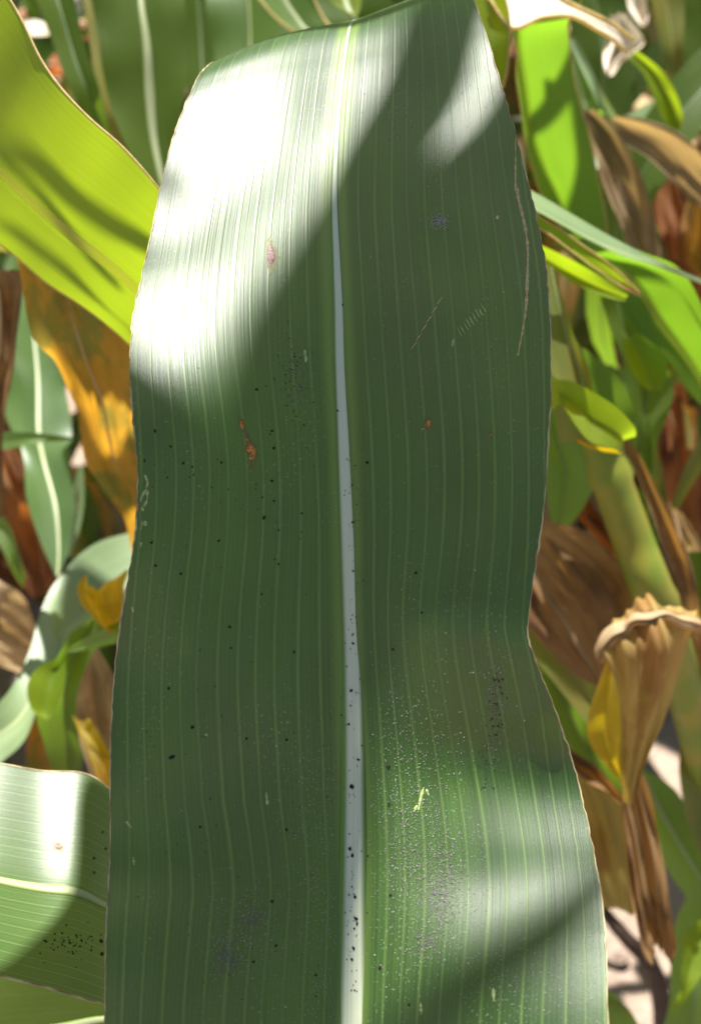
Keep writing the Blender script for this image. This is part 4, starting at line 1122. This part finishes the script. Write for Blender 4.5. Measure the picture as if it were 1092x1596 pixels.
# ------------------------------------------------------------------ unseen leaves added overhead, outlined to cast wanted shade on the leaves in view
def bvh_of(root):
    bl = [c for c in root.children if c.name.startswith('blade')][0]
    return BVHTree.FromPolygons([Vector(v.co) + root.location for v in bl.data.vertices], [tuple(q.vertices) for q in bl.data.polygons])


def surf_depth(px, py, bvh=None):
    h = on_leaf(bvh or MBVH, px, py)
    if h: return (h[0] - CAM).dot(FWD)
    ys = [(r[1][1], r[1][2]) for r in MR[4:23]]
    if py >= ys[0][0]: return ys[0][1]
    for (a, da), (b, db) in zip(ys, ys[1:]):
        if py >= b: return db + (da - db) * (py - b) / (a - b)
    return ys[-1][1]


def shade(label, rows, depth, t, mat='dark', fold=.004, phase=0.5, **kw):
    """an added, unseen leaf t metres up towards the sun whose shade has the given outline where it lands"""
    if depth is None or isinstance(depth, float):
        dep = lambda x, y: depth or surf_depth(x, y)
    else:                                   # depth is a leaf: take the plane through its surface
        bv = bvh_of(depth)
        ok = []
        for x in range(-60, 1100, 20):
            for y in range(0, 1596, 20):
                h = on_leaf(bv, x, y)
                if h: ok.append((x, y, (h[0] - CAM).dot(FWD)))
        def dep(x, y):
            h = on_leaf(bv, x, y)
            if h: return (h[0] - CAM).dot(FWD)
            return min(ok, key=lambda q: (q[0] - x) ** 2 + (q[1] - y) ** 2)[2]
    pts = [(P(a, b_, dep(a, b_)), P(c, d_, dep(c, d_))) for a, b_, c, d_ in rows]
    mid_ = sum((l + r for l, r in pts), Vector()) / (2 * len(pts))
    tilt = (SDIR + Vector((0.15 * math.sin(phase * 5), 0.15 * math.cos(phase * 3), 0))).normalized()
    org = mid_ + SDIR * t
    def lift(q): return q + SDIR * ((org - q).dot(tilt) / SDIR.dot(tilt))
    flat = [tuple(lift(l)) + tuple(lift(r)) for l, r in pts]
    rr = resample(flat, 50)
    grid, uv = loft([(Vector(a[:3]), Vector(a[3:])) for a in rr], 12, fold, .001, 40, .5, phase)
    root = empty('maize_leaf', grid[0][6])
    tag(root, label, 'leaf', 'unseen leaves added overhead to throw shade')
    grid_mesh('blade', grid, uv, M[mat], root)
    W = max((Vector(a[3:]) - Vector(a[:3])).length for a in flat)
    rib_mesh('midrib', grid, 6, lambda q: .03 * W * (1.1 - q) * .5, .5, M['rib_pale'], root)


shade('narrow unseen overhead leaf whose shade crosses the top of the big leaf', [(700, -160, 800, -200), (655, 0, 782, -20), (600, 110, 738, 110), (520, 250, 668, 250), (450, 370, 580, 400), (385, 480, 540, 520), (340, 600, 460, 640), (300, 720, 380, 760)], None, 1.1, phase=1)
shade('wide unseen overhead leaf shading the upper right half of the big leaf', [(1050, -120, 1300, 200), (900, 40, 1150, 420), (762, 142, 1050, 700), (668, 248, 960, 900), (578, 380, 840, 1010), (470, 520, 710, 1050), (330, 640, 560, 1120), (180, 670, 420, 1250), (40, 720, 200, 1300)], None, 1.15, phase=2)
shade('unseen overhead leaf shading the waist of the big leaf', [(1300, 740, 1300, 1060), (1080, 640, 1080, 1090), (850, 620, 860, 1095), (650, 640, 640, 1095), (450, 740, 460, 1200), (200, 780, 200, 1250), (0, 860, 0, 1200)], None, .95, phase=3)
shade('unseen overhead leaf shading the lower left of the big leaf', [(150, 900, 480, 900), (90, 1080, 560, 1080), (70, 1300, 590, 1260), (60, 1500, 560, 1500), (60, 1750, 520, 1750), (100, 1950, 400, 1950)], None, .9, phase=4)
shade('slim unseen overhead leaf whose shade crosses the lower right of the big leaf', [(1080, 1270, 1120, 1340), (960, 1345, 985, 1415), (860, 1405, 880, 1480), (760, 1465, 790, 1550), (660, 1530, 700, 1640), (560, 1640, 640, 1740)], None, .9, phase=5)
shade('unseen overhead leaf shading the very top of the big leaf', [(300, -60, 300, 75), (420, -80, 420, 84), (530, -80, 530, 76), (620, -100, 620, 68), (690, -120, 690, 36), (780, -160, 780, -20)], .318, .5, phase=6)
shade('unseen overhead leaf shading the right part of the frass dotted leaf', [(135, 1195, 300, 1215), (124, 1250, 300, 1260), (110, 1390, 330, 1390), (50, 1465, 330, 1480), (-10, 1550, 300, 1600), (-60, 1650, 200, 1700)], LOW, .45, phase=6.5)
shade('slim unseen overhead leaf streaking the lime leaf with shade', [(-160, 60, -160, 110), (-60, 125, -60, 165), (50, 225, 45, 270), (140, 308, 135, 345), (225, 362, 220, 392), (300, 400, 300, 410)], L1, .3, phase=.5)
shade('grassy thin unseen overhead leaf streaking the lime leaf beside its midrib', [(-160, 120, -160, 140), (-30, 190, -32, 205), (60, 290, 54, 305), (130, 375, 122, 388), (190, 445, 185, 452)], L1, .3, phase=.5)
shade('unseen overhead leaf shading the lower strip of the lime leaf', [(-160, 230, -160, 285), (-60, 290, -70, 335), (40, 362, 26, 404), (120, 428, 104, 470), (200, 515, 180, 545), (260, 580, 250, 590)], L1, .3, phase=.5)
shade('unseen overhead leaf shading the upper part of the rusty orange leaf', [(-20, 420, 60, 330), (60, 540, 200, 420), (130, 612, 300, 520), (170, 616, 360, 590), (205, 604, 380, 600)], ORA, .5, phase=.1)
shade('unseen overhead leaf shading the lower part of the rusty orange leaf', [(20, 560, 116, 610), (40, 680, 146, 676), (60, 800, 180, 716), (120, 900, 240, 684), (240, 960, 330, 640)], ORA, .5, phase=.1)
shade('unseen overhead leaf throwing a dark patch on the hanging green leaf', [(775, 225, 790, 275), (825, 178, 845, 205), (868, 118, 888, 160), (905, 50, 925, 120), (940, 10, 950, 40)], bend, .4, phase=.3)
shade('unseen overhead leaf shading the right half of the hanging green leaf', [(884, 140, 940, 140), (893, 200, 955, 200), (897, 260, 960, 260), (880, 330, 960, 330), (870, 420, 950, 420)], bend, .45, phase=.9)
shade('unseen overhead leaf shading the head of the sweeping green leaf', [(850, 350, 850, 450), (930, 340, 950, 462), (1000, 350, 990, 466), (1060, 380, 1050, 448), (1130, 400, 1110, 425)], SWEEP, .45, phase=.7)
shade('small unseen overhead leaf tip dimming the left edge of the sunny patch', [(120, 225, 120, 345), (190, 238, 190, 345), (235, 258, 235, 335), (270, 280, 270, 318), (290, 296, 290, 300)], None, 1.1, phase=.2)
# frass on the lower left leaf (needs its own surface)
def low_marks():
    bl = [c for c in LOW.children if c.name.startswith('blade')][0]
    bv = BVHTree.FromPolygons([Vector(v.co) + LOW.location for v in bl.data.vertices], [tuple(p.vertices) for p in bl.data.polygons])
    r = random.Random(8)
    d = [(r.gauss(110, 26), r.gauss(1467, 16), r.uniform(.9, 2.1)) for _ in range(52)] + [(160, 1297, 2), (165, 1323, 2.4), (147, 1338, 2.6), (147, 1360, 2.4), (158, 1467, 4), (159, 1487, 4)]
    flakes('frass_specks', bv, LOW, d, M['frass'], rnd=r)
    patch('lesion', bv, LOW, [(84, 1316), (92, 1314), (98, 1320), (95, 1325), (87, 1322)], M['lesion_pink'])


low_marks()
